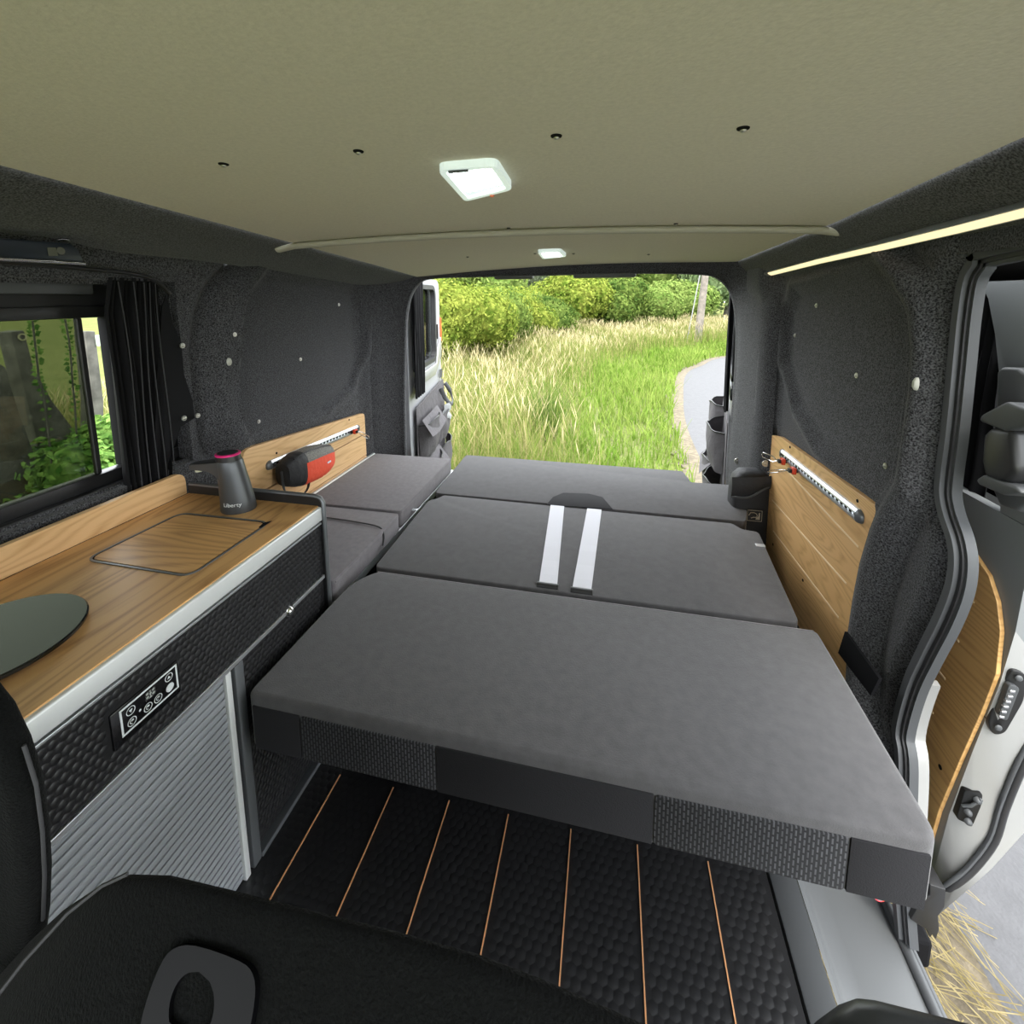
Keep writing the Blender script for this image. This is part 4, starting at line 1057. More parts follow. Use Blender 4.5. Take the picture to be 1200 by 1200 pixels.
# ================================================================== CAB SEATS (foreground)
def seat_slab(label, px, Yp, vec, m, bev, cat='seat'):
    t = thing('cab_seat', label, cat, P(px[0][0], px[0][1], 'Y', Yp))
    pts_ = [P(x, y, 'Y', Yp) for x, y in px]
    b = B(); b.prism(pts_, vec, bev, 5, 40)
    o = obj('backrest', b.mesh(), m, t, smooth=80)
    return t, o
so = [(-60, 1500), (-55, 1290), (-35, 1185), (0, 1122), (40, 1076), (80, 1038), (115, 1014), (150, 1001), (200, 1002), (270, 1018), (340, 1035), (450, 1061), (560, 1090), (640, 1120), (700, 1146), (770, 1176), (822, 1204), (845, 1260), (850, 1340), (850, 1500)]
SV = Vector((0, -.12, -.13)); SY = .268
fs, fo = seat_slab('large black cloth seat back with a plastic release handle', so, SY, SV, M_SEAT, .028)
e1, e2 = P(150, 1001, 'Y', SY), P(560, 1090, 'Y', SY); sn = (e2 - e1).cross(SV).normalized()
if sn.z < 0: sn = -sn
def on_slope(x, y, off=.0):
    r = Vector(ray(x, y)); o = Vector((0, 0, HC)); t = (e1 - o).dot(sn) / r.dot(sn)
    return o + r * t + sn * off
hx = [(172, 1235), (180, 1180), (198, 1128), (214, 1106), (240, 1102), (290, 1119), (306, 1134), (309, 1160), (302, 1205), (297, 1240)]
outer = catmull([on_slope(x, y, .010) for x, y in hx], 3)
outer = outer + [outer[0].lerp(outer[-1], .5)]
hcn = on_slope(236, 1172, .010); ha = (on_slope(262, 1172, .010) - hcn); hb_ = (on_slope(240, 1128, .010) - hcn)
inner = []
for p in outer:
    d_ = p - hcn; a = math.atan2(d_.dot(hb_.normalized()), d_.dot(ha.normalized())); inner.append(hcn + ha * math.cos(a) + hb_ * .93 * math.sin(a))
b = B(); b.ring_band(outer, inner, sn * -.018)
es = [e for e in b.bm.edges if e.is_manifold and e.calc_face_angle(0) > 1.0]
bmesh.ops.bevel(b.bm, geom=es, offset=.0025, segments=3, profile=.5, affect='EDGES', clamp_overlap=True)
obj('release_handle', b.mesh(), mat('handle_plastic', (.0022, .0022, .0026), .35, spec=.08), fs, label='black plastic handle with oval finger hole', smooth=50)
b = B(); b.prism([p - sn * .012 for p in inner], sn * -.003); obj('handle_recess', b.mesh(), M_BLACKM, fs)
b = B(); b.tube([on_slope(x, y, .0005) for x, y in [(-20, 1190), (30, 1125), (80, 1070), (120, 1038), (150, 1024)]], .0016, 6); obj('seam', b.mesh(), M_CURTT, fs, smooth=60)
so = [(-260, 1120), (-260, 800), (-120, 750), (-30, 765), (0, 788), (24, 818), (44, 860), (58, 905), (66, 960), (68, 1010), (66, 1060), (60, 1100), (40, 1120)]
s2, s2o = seat_slab('black cloth seat side standing in front of the kitchen cabinet', so, .302, (0, -.03, 0), M_SEAT, .012)
b = B(); b.tube([P(x, y, 'Y', .30) + Vector((.0012, -.012, 0)) for x, y in [(44, 860), (58, 905), (65, 960), (67, 1010), (65, 1060)]], .002, 6); obj('seam_piping', b.mesh(), M_CURTT, s2, smooth=60)
so = [(872, 1500), (876, 1290), (886, 1222), (900, 1184), (925, 1153), (955, 1131), (985, 1122), (1020, 1126), (1100, 1145), (1200, 1169), (1300, 1196), (1400, 1240), (1450, 1330), (1450, 1500)]
s3, s3o = seat_slab('smooth black leatherette seat edge beside the step well', so, .33, (0, -.12, -.10), M_SEATL, .045)

# ================================================================== SLIDING DOOR (slid open along the outside)
XD = .705
d1 = thing('door_1', 'silver sliding side door slid open, with oak lower board', 'door', (.74, 1.4, -.1), kind='structure')
dx = lambda x, y, X=XD: P(x, y, 'X', X)
# inner skin: pillar beside the window, top rail, lower skin
pl = [dx(x, y) for x, y in [(1148, 332), (1157, 350), (1165, 392), (1170, 440), (1172, 520), (1171, 600)]]
zl = pl[-1].z; ylead = .885
lead = [dx(x, y) for x, y in [(1260, 300), (1260, 400), (1250, 500), (1225, 600)]]
inner_edge = [dx(x, y) for x, y in [(1240, 560), (1212, 640), (1200, 690), (1190, 740), (1172, 800), (1140, 880), (1112, 955), (1100, 1000), (1088, 1040)]]
b = B()
b.prism(pl + [Vector((XD, inner_edge[0].y, zl)), Vector((XD, .80, 1.0)), Vector((XD, .80, pl[0].z + .06)), Vector((XD, pl[0].y + .02, pl[0].z + .06))][:], (.02, 0, 0), .003)
b.prism([Vector((XD, .80, pl[0].z)), Vector((XD, 2.0, pl[0].z)), Vector((XD, 2.0, pl[0].z + .07)), Vector((XD, .80, pl[0].z + .07))], (.02, 0, 0), .003)
b.prism([Vector((XD, 2.0, zl))] + [Vector((XD, inner_edge[0].y, zl))] + [p for p in inner_edge if p.z < zl] + [Vector((XD, inner_edge[-1].y + .01, -.12)), Vector((XD, 2.0, -.12))], (.02, 0, 0), .0)
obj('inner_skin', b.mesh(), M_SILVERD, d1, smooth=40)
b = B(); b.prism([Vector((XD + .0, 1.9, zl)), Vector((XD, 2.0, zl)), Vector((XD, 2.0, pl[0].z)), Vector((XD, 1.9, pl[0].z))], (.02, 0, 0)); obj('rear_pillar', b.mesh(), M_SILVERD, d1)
# leading edge face
outr = [P(x, y, 'Y', .93) for x, y in [(1330, 600), (1320, 680), (1300, 760), (1275, 840), (1235, 920), (1198, 978), (1160, 1020), (1128, 1048), (1100, 1072)]]
b = B(); b.loft([inner_edge, [p.lerp(q, .5) + Vector((0, -.008, 0)) for p, q in zip(inner_edge, outr)], [p.lerp(q, .8) for p, q in zip(inner_edge, outr)], outr], closed_ring=False)
led_o = obj('leading_edge', b.mesh(), M_SILVER, d1, smooth=60); BL = bvh_of(led_o)
EP = lambda x, y, off: bvh_hit(BL, x, y, off, P(x, y, 'Y', .93 - off))
b = B(); b.loft([outr, [p + Vector((.012, .01, -.004)) for p in outr], [p + Vector((.016, .05, -.006)) for p in outr], [p + Vector((.016, 1.05, -.006)) for p in outr]], closed_ring=False)
b.loft([[outr[0], outr[0] + Vector((.016, 1.05, 0))], [Vector((outr[0].x - .02, outr[0].y, 1.33)), Vector((outr[0].x - .02, 2.0, 1.33))]], closed_ring=False, cap=False)
obj('outer_skin', b.mesh(), M_SILVER, d1, smooth=60)
sp_c = catmull([EP(x, y, .004) for x, y in [(1235, 830), (1200, 893), (1178, 945), (1165, 985), (1140, 1018), (1118, 1036), (1100, 1046)]], 4)
b = B(); b.tube(sp_c, .007, 8, up=(0, 1, 0)); obj('edge_seal', b.mesh(), M_RUBBERB, d1, smooth=60)
sp_c2 = [p + Vector((-.010, -.002, .005)) for p in sp_c]
b = B(); b.tube(sp_c2, .004, 6, up=(0, 1, 0)); obj('edge_bead', b.mesh(), M_RUBBER, d1, smooth=60)
# oak lower board with slots
wb = [dx(x, y, XD - .008) for x, y in [(1128, 640), (1142, 650), (1158, 674), (1168, 705), (1172, 740), (1167, 790), (1150, 834), (1125, 890), (1100, 950), (1090, 985)]]
wb += [Vector((XD - .008, 1.9, wb[-1].z)), Vector((XD - .008, 1.9, wb[0].z))]
b = B(); b.prism(wb, (.0075, 0, 0), .001); board = obj('lower_board', b.mesh(), wood_mat('oak_door', (.56, .33, .125), (.38, .20, .065), 'Y', .45, 1.2, 11.3), d1, label='oak board with short pale slots')
for a, c in [((1122, 688), (1142, 706)), ((1109, 735), (1124, 752)), ((1098, 783), (1108, 796)), ((1088, 828), (1094, 836))]:
    p, e = dx(*a, XD - .008), dx(*c, XD - .008); up = Vector((0, 0, .002)); b = B(); b.prism([p - up, e - up, e + up, p + up], (-.001, 0, 0)); obj('slot', b.mesh(), M_GROOVE, board)
b = B(); b.cyl(dx(1102, 899, XD - .008), (-.001, 0, 0), .005, 10); obj('screw', b.mesh(), M_BLACKM, board)
# curtain in the door window
V = []
for j in range(20):
    for i in range(50):
        z = zl - .01 + (pl[0].z - zl + .02) * j / 19; y0_ = dx(1152, 345).y - .035; y = y0_ + (.10 + .16 * (1 - j / 19) ** .8) * i / 49
        V.append((XD + .022 + .008 * math.sin(i * .9 + .4 * math.sin(j * .5)), y, z))
obj('door_curtain', mesh_np('dc', V, grid_faces(20, 50)), M_CURT, d1, smooth=70)
b = B(); b.box((XD + .045, 1.0, zl), (XD + .049, 1.9, pl[0].z)); obj('door_pane', b.mesh(), M_CLEAR, d1)
# black guide bracket / inner handle
X2 = XD - .045
hd = obj('door_handle', B().prism([dx(x, y, X2) for x, y in [(1167, 436), (1172, 430), (1192, 431), (1204, 440), (1206, 560), (1204, 590), (1192, 600), (1170, 592), (1162, 574), (1170, 560), (1172, 520), (1166, 490)]], (.045, 0, 0), .006, 3).mesh(), M_GREYD, d1, label='dark grey plastic door handle housing', smooth=40)
X3 = XD - .085
obj('upper_ledge', B().prism([dx(x, y, X3) for x, y in [(1148, 486), (1178, 470), (1204, 480), (1204, 500), (1178, 506), (1146, 494)]], (.08, 0, 0), .006, 3).mesh(), M_GREYD, hd, smooth=40)
obj('grip', B().prism([dx(x, y, X3) for x, y in [(1150, 508), (1160, 500), (1186, 503), (1190, 552), (1178, 566), (1152, 560), (1148, 540)]], (.06, 0, 0), .010, 3).mesh(), M_BLACK, hd, smooth=50)
obj('lower_ledge', B().prism([dx(x, y, X3) for x, y in [(1143, 562), (1152, 556), (1190, 570), (1196, 578), (1174, 580), (1146, 568)]], (.08, 0, 0), .004, 3).mesh(), M_GREYD, hd, smooth=40)
# contact block
def edge_fit(x, y): return EP(x, y, .014)
cb = rounded([edge_fit(x, y) for x, y in [(1158, 850), (1168, 808), (1186, 785), (1204, 790), (1200, 822), (1178, 860), (1164, 862)]], .012, 4)
cbo = obj('contact_block', B().prism(cb, (0, .04, 0), .003, 2).mesh(), M_BLACK, d1, label='black six-pin electrical contact plate', smooth=40)
cb2 = rounded([EP(x, y, .020) for x, y in [(1170, 840), (1183, 802), (1196, 806), (1180, 846)]], .008, 4)
obj('contact_frame', B().prism(cb2, (0, .01, 0), .002, 2).mesh(), M_GREYD, cbo, smooth=40)
for i in range(6):
    p = EP(1174.5 + i * 2.5, 841 - i * 6.0, .022); b = B(); b.box(p + Vector((-.004, 0, -.0025)), p + Vector((.004, .006, .0025)), .001); obj('contact_pin', b.mesh(), M_CHROME, cbo)
for x, y in [(1170, 853), (1194, 795)]:
    b = B(); b.dome(EP(x, y, .017), (0, -1, 0), .006, .003, 12, 3); obj('screw', b.mesh(), M_GREYD, cbo, smooth=60)
sk_ = rounded([edge_fit(x, y) for x, y in [(1121, 960), (1131, 926), (1152, 930), (1150, 945), (1140, 968)]], .006, 3)
sto = obj('striker_plate', B().prism(sk_, (0, .04, 0), .003, 2).mesh(), M_BLACK, d1, smooth=40)
for x, y in [(1145, 937), (1134, 951), (1134, 962)]:
    b = B(); b.dome(EP(x, y, .016), (0, -1, 0), .007, .008, 12, 3); obj('striker_bolt', b.mesh(), M_GREYD, sto, smooth=60)
b = B(); b.tube([EP(1128, 944, .018), EP(1138, 944, .024), EP(1150, 937, .018)], .003, 6); obj('striker_bar', b.mesh(), M_ALUD, sto, smooth=60)
ra_ = [P(x, y, 'Y', .905) for x, y in [(1090, 1037), (1109, 1043), (1107, 1064), (1100, 1074), (1101, 1090), (1097, 1102), (1093, 1096), (1090, 1100), (1086, 1090), (1067, 1078), (1074, 1066), (1078, 1055), (1090, 1050)]]
obj('roller_arm', B().prism(ra_, (0, .05, 0), .004, 2).mesh(), M_BLACK, d1, label='dark roller arm at the door foot', smooth=40)

# ================================================================== REAR DOORS
def vplane(A, Bq):
    A, Bq = Vector(A), Vector(Bq); u = (Bq - A).normalized(); n = u.cross(Vector((0, 0, 1)))
    def hit(x, y, off=0):
        r = Vector(ray(x, y)); o = Vector((0, 0, HC)); t = (A + n * off - o).dot(n) / r.dot(n); return o + r * t
    return A, u, n, hit
def rear_door(name, A, Bq, label, winpx, sgn):
    A, u, n, hit = vplane(A, Bq)
    nn = n if n.x * sgn < 0 else -n               # towards the van's middle
    t = thing(name, label, 'door', A, kind='structure')
    L = (Vector(Bq) - Vector(A)).length
    pt_ = lambda a, z, o=0: A + u * a + Vector((0, 0, z)) + nn * o
    out = rounded([pt_(0, -.25), pt_(L, -.25), pt_(L, 1.31), pt_(0, 1.31)], [.02, .04, .07, .02], 5)
    win = rounded([pt_(.10, .80), pt_(L - .17, .80), pt_(L - .15, 1.26), pt_(.10, 1.26)], [.02, .07, .07, .02], 5)
    b = B(); b.ring_band(out, win, -nn * .04); obj('door_frame', b.mesh(), M_WHITE if sgn < 0 else M_SILVER, t, smooth=40)
    ol = [p + nn * .012 for p in inset(win, -.012)]; il = [p + nn * .012 for p in inset(win, .014)]
    if (ol[0] - sum(ol, Vector()) / len(ol)).length < (il[0] - sum(il, Vector()) / len(il)).length: ol, il = il, ol
    b = B(); b.ring_band(ol, il, -nn * .03); obj('window_rubber', b.mesh(), M_RUBBERB, t)
    b = B(); b.prism([p - nn * .02 for p in win], -nn * .004); obj('window_pane', b.mesh(), M_CLEAR, t)
    # raised inner border and grip recess
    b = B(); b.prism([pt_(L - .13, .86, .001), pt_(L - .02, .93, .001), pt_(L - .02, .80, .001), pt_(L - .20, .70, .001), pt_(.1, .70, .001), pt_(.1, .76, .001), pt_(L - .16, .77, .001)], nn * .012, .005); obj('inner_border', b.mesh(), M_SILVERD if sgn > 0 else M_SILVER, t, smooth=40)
    b = B(); b.prism(rounded([pt_(L - .105, .92, .001), pt_(L - .07, .92, .001), pt_(L - .07, 1.02, .001), pt_(L - .105, 1.02, .001)], .016, 4), nn * .003); obj('slot', b.mesh(), M_BLACKM, t)
    b = B(); b.prism([pt_(L - .004, .90, .0), pt_(L + .006, .90, .0), pt_(L + .006, 1.06, .0), pt_(L - .004, 1.06, .0)], nn * .01); obj('reflector', b.mesh(), M_ORANGE, t)
    b = B(); b.box(pt_(L - .04, .69, .01) - Vector((.004, .004, .004)), pt_(L - .04, .69, .01) + Vector((.004, .03, .0)))
    for k in range(4):
        b.prism([pt_(L - .10 + k * .022, .655, .012), pt_(L - .088 + k * .022, .66, .012), pt_(L - .088 + k * .022, .715, .012), pt_(L - .10 + k * .022, .71, .012)], nn * .002)
    obj('vent_marks', b.mesh(), M_GREYD, t)
    # gathered curtain strip
    V = []
    for j in range(24):
        tt = j / 23; z = .66 + .66 * tt; w = .10 - .05 * math.sin(math.pi * min(1, abs(tt - .45) < .4 and .5 + tt or tt))
        for i in range(24):
            s = i / 23; p = pt_(.02 + (.17 + .03 * tt) * s, z, .03 + .010 * math.sin(s * 26 + tt * 2)); V.append(tuple(p))
    obj('door_curtain', mesh_np('rc', V, grid_faces(24, 24)), M_CURT, t, smooth=70)
    return pt_, nn, hit, L
ptl, nnl, hitl, Ll = rear_door('door_2', (-1.03, 2.19, 0), (-1.14, 2.95, 0), 'white rear door swung open beside the grass verge, with curtained window', None, -1)
ptr, nnr, hitr, Lr = rear_door('door_3', (.56, 2.19, 0), (.715, 2.95, 0), 'silver rear door swung open beside the lane', None, 1)
def pocket(pt_, nn, a0, a1, z0, z1, depth, m, parent, name='pocket', flap=False):
    b = B(); rings = []
    for k in range(9):
        v = k / 8; z = z0 + (z1 - z0) * v; d = depth * (.55 + .45 * math.sin(min(1, v * 1.15 + .1) * math.pi * .62))
        rings.append([pt_(a0 + (a1 - a0) * s, z + .008 * math.sin(s * 9 + z * 20) * v, .004 + d * (math.sin(s * math.pi) ** .45 if 0 < s < 1 else 0) + .003 * math.sin(s * 17 + v * 6)) for s in np.linspace(0, 1, 14)])
    b.loft(rings, closed_ring=False)
    o = obj(name, b.mesh(), m, parent, smooth=70)
    rim = rings[-1]; b = B(); b.tube(rim, .004, 6); obj('binding', b.mesh(), M_BLACK, o, smooth=60)
    if flap:
        b = B(); b.loft([[pt_(a0 - .01 + (a1 - a0 + .02) * s, z1 + .03 - .09 * v - .02 * v * math.sin(s * 3.1), depth * (.3 + .8 * v) + .006) for s in np.linspace(0, 1, 10)] for v in np.linspace(0, 1, 6)], closed_ring=False); obj('pocket_flap', b.mesh(), m, o, smooth=70)
    return o
og = thing('door_organiser', 'grey fabric pocket organiser with loop handle hanging on the white rear door', 'organiser', tuple(ptl(.4, .1, .01)), 'pocket organisers on the rear doors')
b = B(); b.prism([ptl(.06, .02, .016), ptl(Ll - .01, .02, .016), ptl(Ll - .01, .60, .016), ptl(Ll - .04, .645, .016), ptl(.06, .60, .016)], nnl * .005, .002); obj('backing', b.mesh(), M_POCKET, og)
off = lambda pt_, k: (lambda a, z, o=0: pt_(a, z, o + k))
pl2 = off(ptl, .021)
pocket(pl2, nnl, .08, .42, .30, .50, .07, M_POCKET, og, flap=True)
pocket(pl2, nnl, .45, .74, .28, .46, .06, M_POCKET, og)
pocket(pl2, nnl, .08, .42, .04, .25, .08, M_POCKET, og, flap=True)
pocket(pl2, nnl, .44, .74, .04, .25, .07, M_POCKET, og)
b = B(); b.tube(catmull([ptl(Ll - .16, .60, .03), ptl(Ll - .15, .53, .06), ptl(Ll - .10, .48, .085), ptl(Ll - .04, .49, .085), ptl(Ll + .0, .55, .06), ptl(Ll - .02, .61, .03)], 5), .010, 8, flat=(.5, 1.5)); obj('carry_loop', b.mesh(), M_GREYD, og, smooth=60)
b = B(); b.loft([[ptl(.55 + .10 * s, .40 + .10 * v + .01 * math.sin(s * 8), .06 + .035 * math.sin(s * math.pi) + .01 * math.sin(v * 9)) for s in np.linspace(0, 1, 8)] for v in np.linspace(0, 1, 5)], closed_ring=False); obj('clear_wrapper', b.mesh(), mat('clear_plastic', (.75, .78, .80), .1, trans=.5), og, smooth=70)
og2 = thing('door_organiser', 'grey fabric pocket organiser hanging on the silver rear door beside the lane', 'organiser', tuple(ptr(.4, .1, .01)), 'pocket organisers on the rear doors')
b = B(); b.prism([ptr(.06, .02, .016), ptr(Lr - .01, .02, .016), ptr(Lr - .01, .58, .016), ptr(.06, .60, .016)], nnr * .005, .002); obj('backing', b.mesh(), M_POCKET, og2)
pr2 = off(ptr, .021)
pocket(pr2, nnr, .52, .74, .30, .58, .075, M_POCKET, og2); pocket(pr2, nnr, .18, .50, .30, .52, .085, M_POCKET, og2)
pocket(pr2, nnr, .40, .74, .03, .27, .10, M_POCKET, og2, flap=True); pocket(pr2, nnr, .08, .38, .03, .27, .09, M_POCKET, og2)

# ================================================================== OUTDOORS
GZ = -.5
G = lambda x, y: P(x, y, 'Z', GZ)
b = B(); b.box((-60, -20, GZ - .3), (60, 110, GZ)); obj('ground', b.mesh(), M_FIELD, None, 'green field and verge turf around the van', 'ground', kind='structure')
le = [Vector((.90, -8, GZ)), Vector((.90, 2, GZ))] + [G(x, y) for x, y in [(825, 565), (815, 540), (800, 500), (797, 470), (801, 440), (820, 429), (862, 417)]] + [Vector((9, 18.5, GZ)), Vector((20, 22, GZ)), Vector((40, 24, GZ))]
le = catmull(le, 14)
re_ = []
for i, p in enumerate(le):
    t = (le[min(i + 1, len(le) - 1)] - le[max(i - 1, 0)]).normalized(); n = Vector((t.y, -t.x, 0)); re_.append(p + n * 3.6)
def strip(a, c, z): 
    return mesh_np('strip', [tuple(p + Vector((0, 0, z))) for p in a] + [tuple(p + Vector((0, 0, z))) for p in c], np.array([(i, i + 1, len(a) + i + 1, len(a) + i) for i in range(len(a) - 1)]))
obj('lane', strip(le, re_, .012), M_LANE, None, 'pale grey tarmac lane curving away behind the van', 'road', kind='structure')
gl_ = []
for i, p in enumerate(le):
    t = (le[min(i + 1, len(le) - 1)] - le[max(i - 1, 0)]).normalized(); n = Vector((-t.y, t.x, 0)); gl_.append(p + n * (.20 + .06 * math.sin(i * .9) + .04 * math.sin(i * 2.3)) - n * .02)
obj('verge_edge', strip(gl_, [p + Vector((.05, 0, 0)) for p in le], .016), M_GRIT, None, 'gritty brown edge between grass verge and lane', 'verge', kind='structure')
# verge turf on the van side
# ---- grass blades
def in_lane(x, y):
    lx = np.interp(y, [p.y for p in le], [p.x for p in le]); return x > lx - .1
def blades(name, n, region, hrange, wid, lean, m, label, dens=None, cat='grass'):
    x = rng.uniform(region[0], region[1], n * 3); y = region[2] + (region[3] - region[2]) * rng.random(n * 3) ** 1.35
    k = ~in_lane(x, y)
    if dens is not None: k &= dens(x, y) > rng.random(n * 3)
    x, y = x[k][:n], y[k][:n]; n = len(x)
    h = rng.uniform(*hrange, n) * (1 + .25 * np.sin(x * 1.7 + y * .9)); a = rng.uniform(0, 2 * np.pi, n); ln = rng.uniform(.1, lean, n) * h
    wdt = wid * rng.uniform(.6, 1.3, n) * (.7 + y / 9)
    ca, sa = np.cos(a), np.sin(a)
    # blade turned roughly across its lean
    px_, py_ = -sa, ca
    z0 = np.full(n, GZ)
    def row(t, w):
        cx = x + ca * ln * t * t; cy = y + sa * ln * t * t; cz = z0 + h * (t - .12 * t * t)
        return np.stack([np.stack([cx - px_ * wdt * w, cy - py_ * wdt * w, cz], 1), np.stack([cx + px_ * wdt * w, cy + py_ * wdt * w, cz], 1)], 1)
    V = np.concatenate([row(0, 1), row(.5, .9), row(1, .35)], 1).reshape(-1, 3)
    bs = (np.arange(n) * 6)[:, None]
    f = np.concatenate([np.concatenate([bs, bs + 1, bs + 3, bs + 2], 1), np.concatenate([bs + 2, bs + 3, bs + 5, bs + 4], 1)])
    return obj(name, mesh_np(name, V, f), m, None, label, cat, kind='stuff')
M_GR1 = leaf_mat('fresh_grass', (.085, .15, .022), (.20, .24, .06), 1.2, .35, 8)
M_GR2 = leaf_mat('straw_grass', (.19, .185, .065), (.34, .30, .14), 1.0, .35, 8)
M_GR3 = leaf_mat('lime_grass', (.105, .185, .024), (.20, .265, .06), 1.2, .35, 8)
lanex = lambda y: np.interp(y, [p.y for p in le], [p.x for p in le])
far_from_lane = lambda x, y: np.clip((lanex(y) - x - .9 - .12 * (y - 4)) / 1.0, 0, 1)
near_lane = lambda x, y: np.clip(1.2 - (lanex(y) - x - .5) / 2.2, .05, 1)
blades('tall_grass', 48000, (-8, 9, 3.0, 24), (.34, .62), .0030, .55, M_GR1, 'tall green grass growing on the verge behind the van', lambda x, y: far_from_lane(x, y) * .8 + .1)
blades('seeding_grass', 40000, (-8, 10, 3.2, 26), (.40, .68), .0024, .6, M_GR2, 'pale straw-coloured seeding grass across the verge', far_from_lane)
blades('short_grass', 26000, (-5, 9, 3.0, 22), (.12, .28), .0055, .8, M_GR3, 'short bright green grass beside the lane edge', near_lane)
# seed heads
def seed_heads(n):
    x = rng.uniform(-7, 9, n * 3); y = 3.6 + 21 * rng.random(n * 3) ** 1.3; k = ~in_lane(x, y) & (far_from_lane(x, y) > rng.random(n * 3)); x, y = x[k][:n], y[k][:n]; n = len(x)
    h = rng.uniform(.42, .72, n) * (1 + .2 * np.sin(x * 1.7 + y * .9)); a = rng.uniform(0, 6.28, n); L = rng.uniform(.07, .16, n); w = .008 * (1 + y / 12)
    c = np.stack([x, y, GZ + h], 1); d = np.stack([np.cos(a) * .5, np.sin(a) * .5, np.full(n, .75)], 1) * L[:, None]; s = np.stack([-np.sin(a), np.cos(a), np.zeros(n)], 1) * w[:, None] * .5
    V = np.stack([c - d, c + s, c + d, c - s], 1).reshape(-1, 3); f = np.arange(n * 4).reshape(-1, 4)
    return mesh_np('seed', V, f)
obj('grass_seed_heads', seed_heads(14000), leaf_mat('seed_straw', (.30, .26, .13), (.44, .38, .22), 1.2, .3, 10), None, 'cream seed heads standing above the verge grass', 'grass', kind='stuff')
rc0 = G(640, 520)
def rush(n):
    V = []; 
    for i in range(n):
        a = rng.uniform(0, 6.28); r0 = rng.uniform(0, .14); h = rng.uniform(.45, .85); L = rng.uniform(.05, .4); w = .004
        bx, by = rc0.x + math.cos(a) * r0, rc0.y + math.sin(a) * r0; ox, oy = math.cos(a) * L, math.sin(a) * L; wx_, wy_ = -math.sin(a) * w, math.cos(a) * w
        V += [(bx - wx_, by - wy_, GZ), (bx + wx_, by + wy_, GZ), (bx + ox * .4 + wx_, by + oy * .4 + wy_, GZ + h * .6), (bx + ox * .4 - wx_, by + oy * .4 - wy_, GZ + h * .6)]
        V += [(bx + ox * .4 - wx_, by + oy * .4 - wy_, GZ + h * .6), (bx + ox * .4 + wx_, by + oy * .4 + wy_, GZ + h * .6), (bx + ox + wx_ * .2, by + oy + wy_ * .2, GZ + h), (bx + ox - wx_ * .2, by + oy - wy_ * .2, GZ + h)]
    return mesh_np('rush', V, np.arange(len(V)).reshape(-1, 4))
obj('rush_clump', rush(170), leaf_mat('rush_green', (.05, .10, .02), (.15, .20, .05), 4, .3, 20), None, 'dark green rush clump rising from the verge behind the bed', 'plant')
# dry grass and tarmac by the side door
def dry(n):
    x = rng.uniform(.70, .98, n); y = rng.uniform(.4, 2.2, n); a = rng.normal(-.9, .5, n); L = rng.uniform(.05, .22, n)
    c = np.stack([x, y, GZ + rng.uniform(.018, .06, n)], 1); d = np.stack([np.cos(a), np.sin(a), rng.uniform(-.15, .25, n)], 1) * L[:, None] / 2; s = np.stack([-np.sin(a), np.cos(a), np.zeros(n)], 1) * .0011
    V = np.stack([c - d - s, c + d - s, c + d + s, c - d + s], 1).reshape(-1, 3); return mesh_np('dry', V, np.arange(n * 4).reshape(-1, 4))
obj('dry_grass', dry(800), leaf_mat('dry_straw', (.15, .12, .05), (.28, .23, .12), 6, .2, 30), None, 'dry straw litter on the ground below the sliding door', 'grass', kind='stuff')
b = B(); b.box((.55, -3, GZ - .05), (.98, 3.0, GZ + .010)); obj('verge_litter', b.mesh(), mat('litter_soil', (.15, .12, .06), .95, var=(40, .5, 6), bump=(60, .8, .02)), None, 'brown earth strip between the van and the lane', 'ground', kind='structure')

# ---- foliage
def foliage(c, R, n, leaf, seed, flat=.0, nb=9):
    r = np.random.default_rng(seed)
    # several overlapping lobes
    lob = r.normal(size=(nb, 3)); lob /= np.linalg.norm(lob, axis=1)[:, None]; lob[:, 2] = np.abs(lob[:, 2]) * .9 - .15
    lc = lob * np.array(R) * .55; lr = r.uniform(.38, .6, nb)
    k = r.integers(0, nb, n); d = r.normal(size=(n, 3)); d /= np.linalg.norm(d, axis=1)[:, None]
    p = lc[k] + d * np.array(R) * lr[k][:, None] * r.uniform(.72, 1.06, n)[:, None]
    p += np.array(c)
    p[:, 2] = np.maximum(p[:, 2], GZ + .02)
    u = np.cross(d, r.normal(size=(n, 3))); u /= np.linalg.norm(u, axis=1)[:, None] + 1e-9
    w = np.cross(d + r.normal(size=(n, 3)) * .7, u); w /= np.linalg.norm(w, axis=1)[:, None] + 1e-9
    s = leaf * r.uniform(.6, 1.3, n)[:, None]
    V = np.stack([p - u * s, p + w * s * .5, p + u * s, p - w * s * .5], 1).reshape(-1, 3)
    core = (np.array(c), lc, lr)
    return mesh_np('foliage', V, np.arange(n * 4).reshape(-1, 4)), core
def plant(name, label, cat, c, R, n, leaf, m, seed, group=None, trunk=True, nb=9):
    t = thing(name, label, cat, (c[0], c[1], GZ), group)
    me, (cc, lc, lr) = foliage(c, R, n, leaf, seed, nb=nb)
    obj('foliage', me, m, t)
    b = B()
    for q, k in zip(lc, lr):
        rings = []
        for ph in np.linspace(-1.45, 1.45, 6):
            rings.append([Vector(cc + q + np.array([math.cos(a) * math.cos(ph), math.sin(a) * math.cos(ph), math.sin(ph)]) * np.array(R) * k * .74) for a in np.linspace(0, 2 * math.pi, 9)[:-1]])
        for rg in rings:
            for v_ in rg: v_.z = max(v_.z, GZ + .01)
        b.loft(rings)
    obj('inner_foliage', b.mesh(), m, t, smooth=80)
    if trunk:
        b = B(); b.tube([(c[0], c[1], GZ), (c[0] + .05 * R[0], c[1], GZ + (c[2] - GZ) * .5), (c[0], c[1], c[2])], [R[0] * .07, R[0] * .055, R[0] * .03], 8); obj('trunk', b.mesh(), M_BARK, t, smooth=60)
    return t
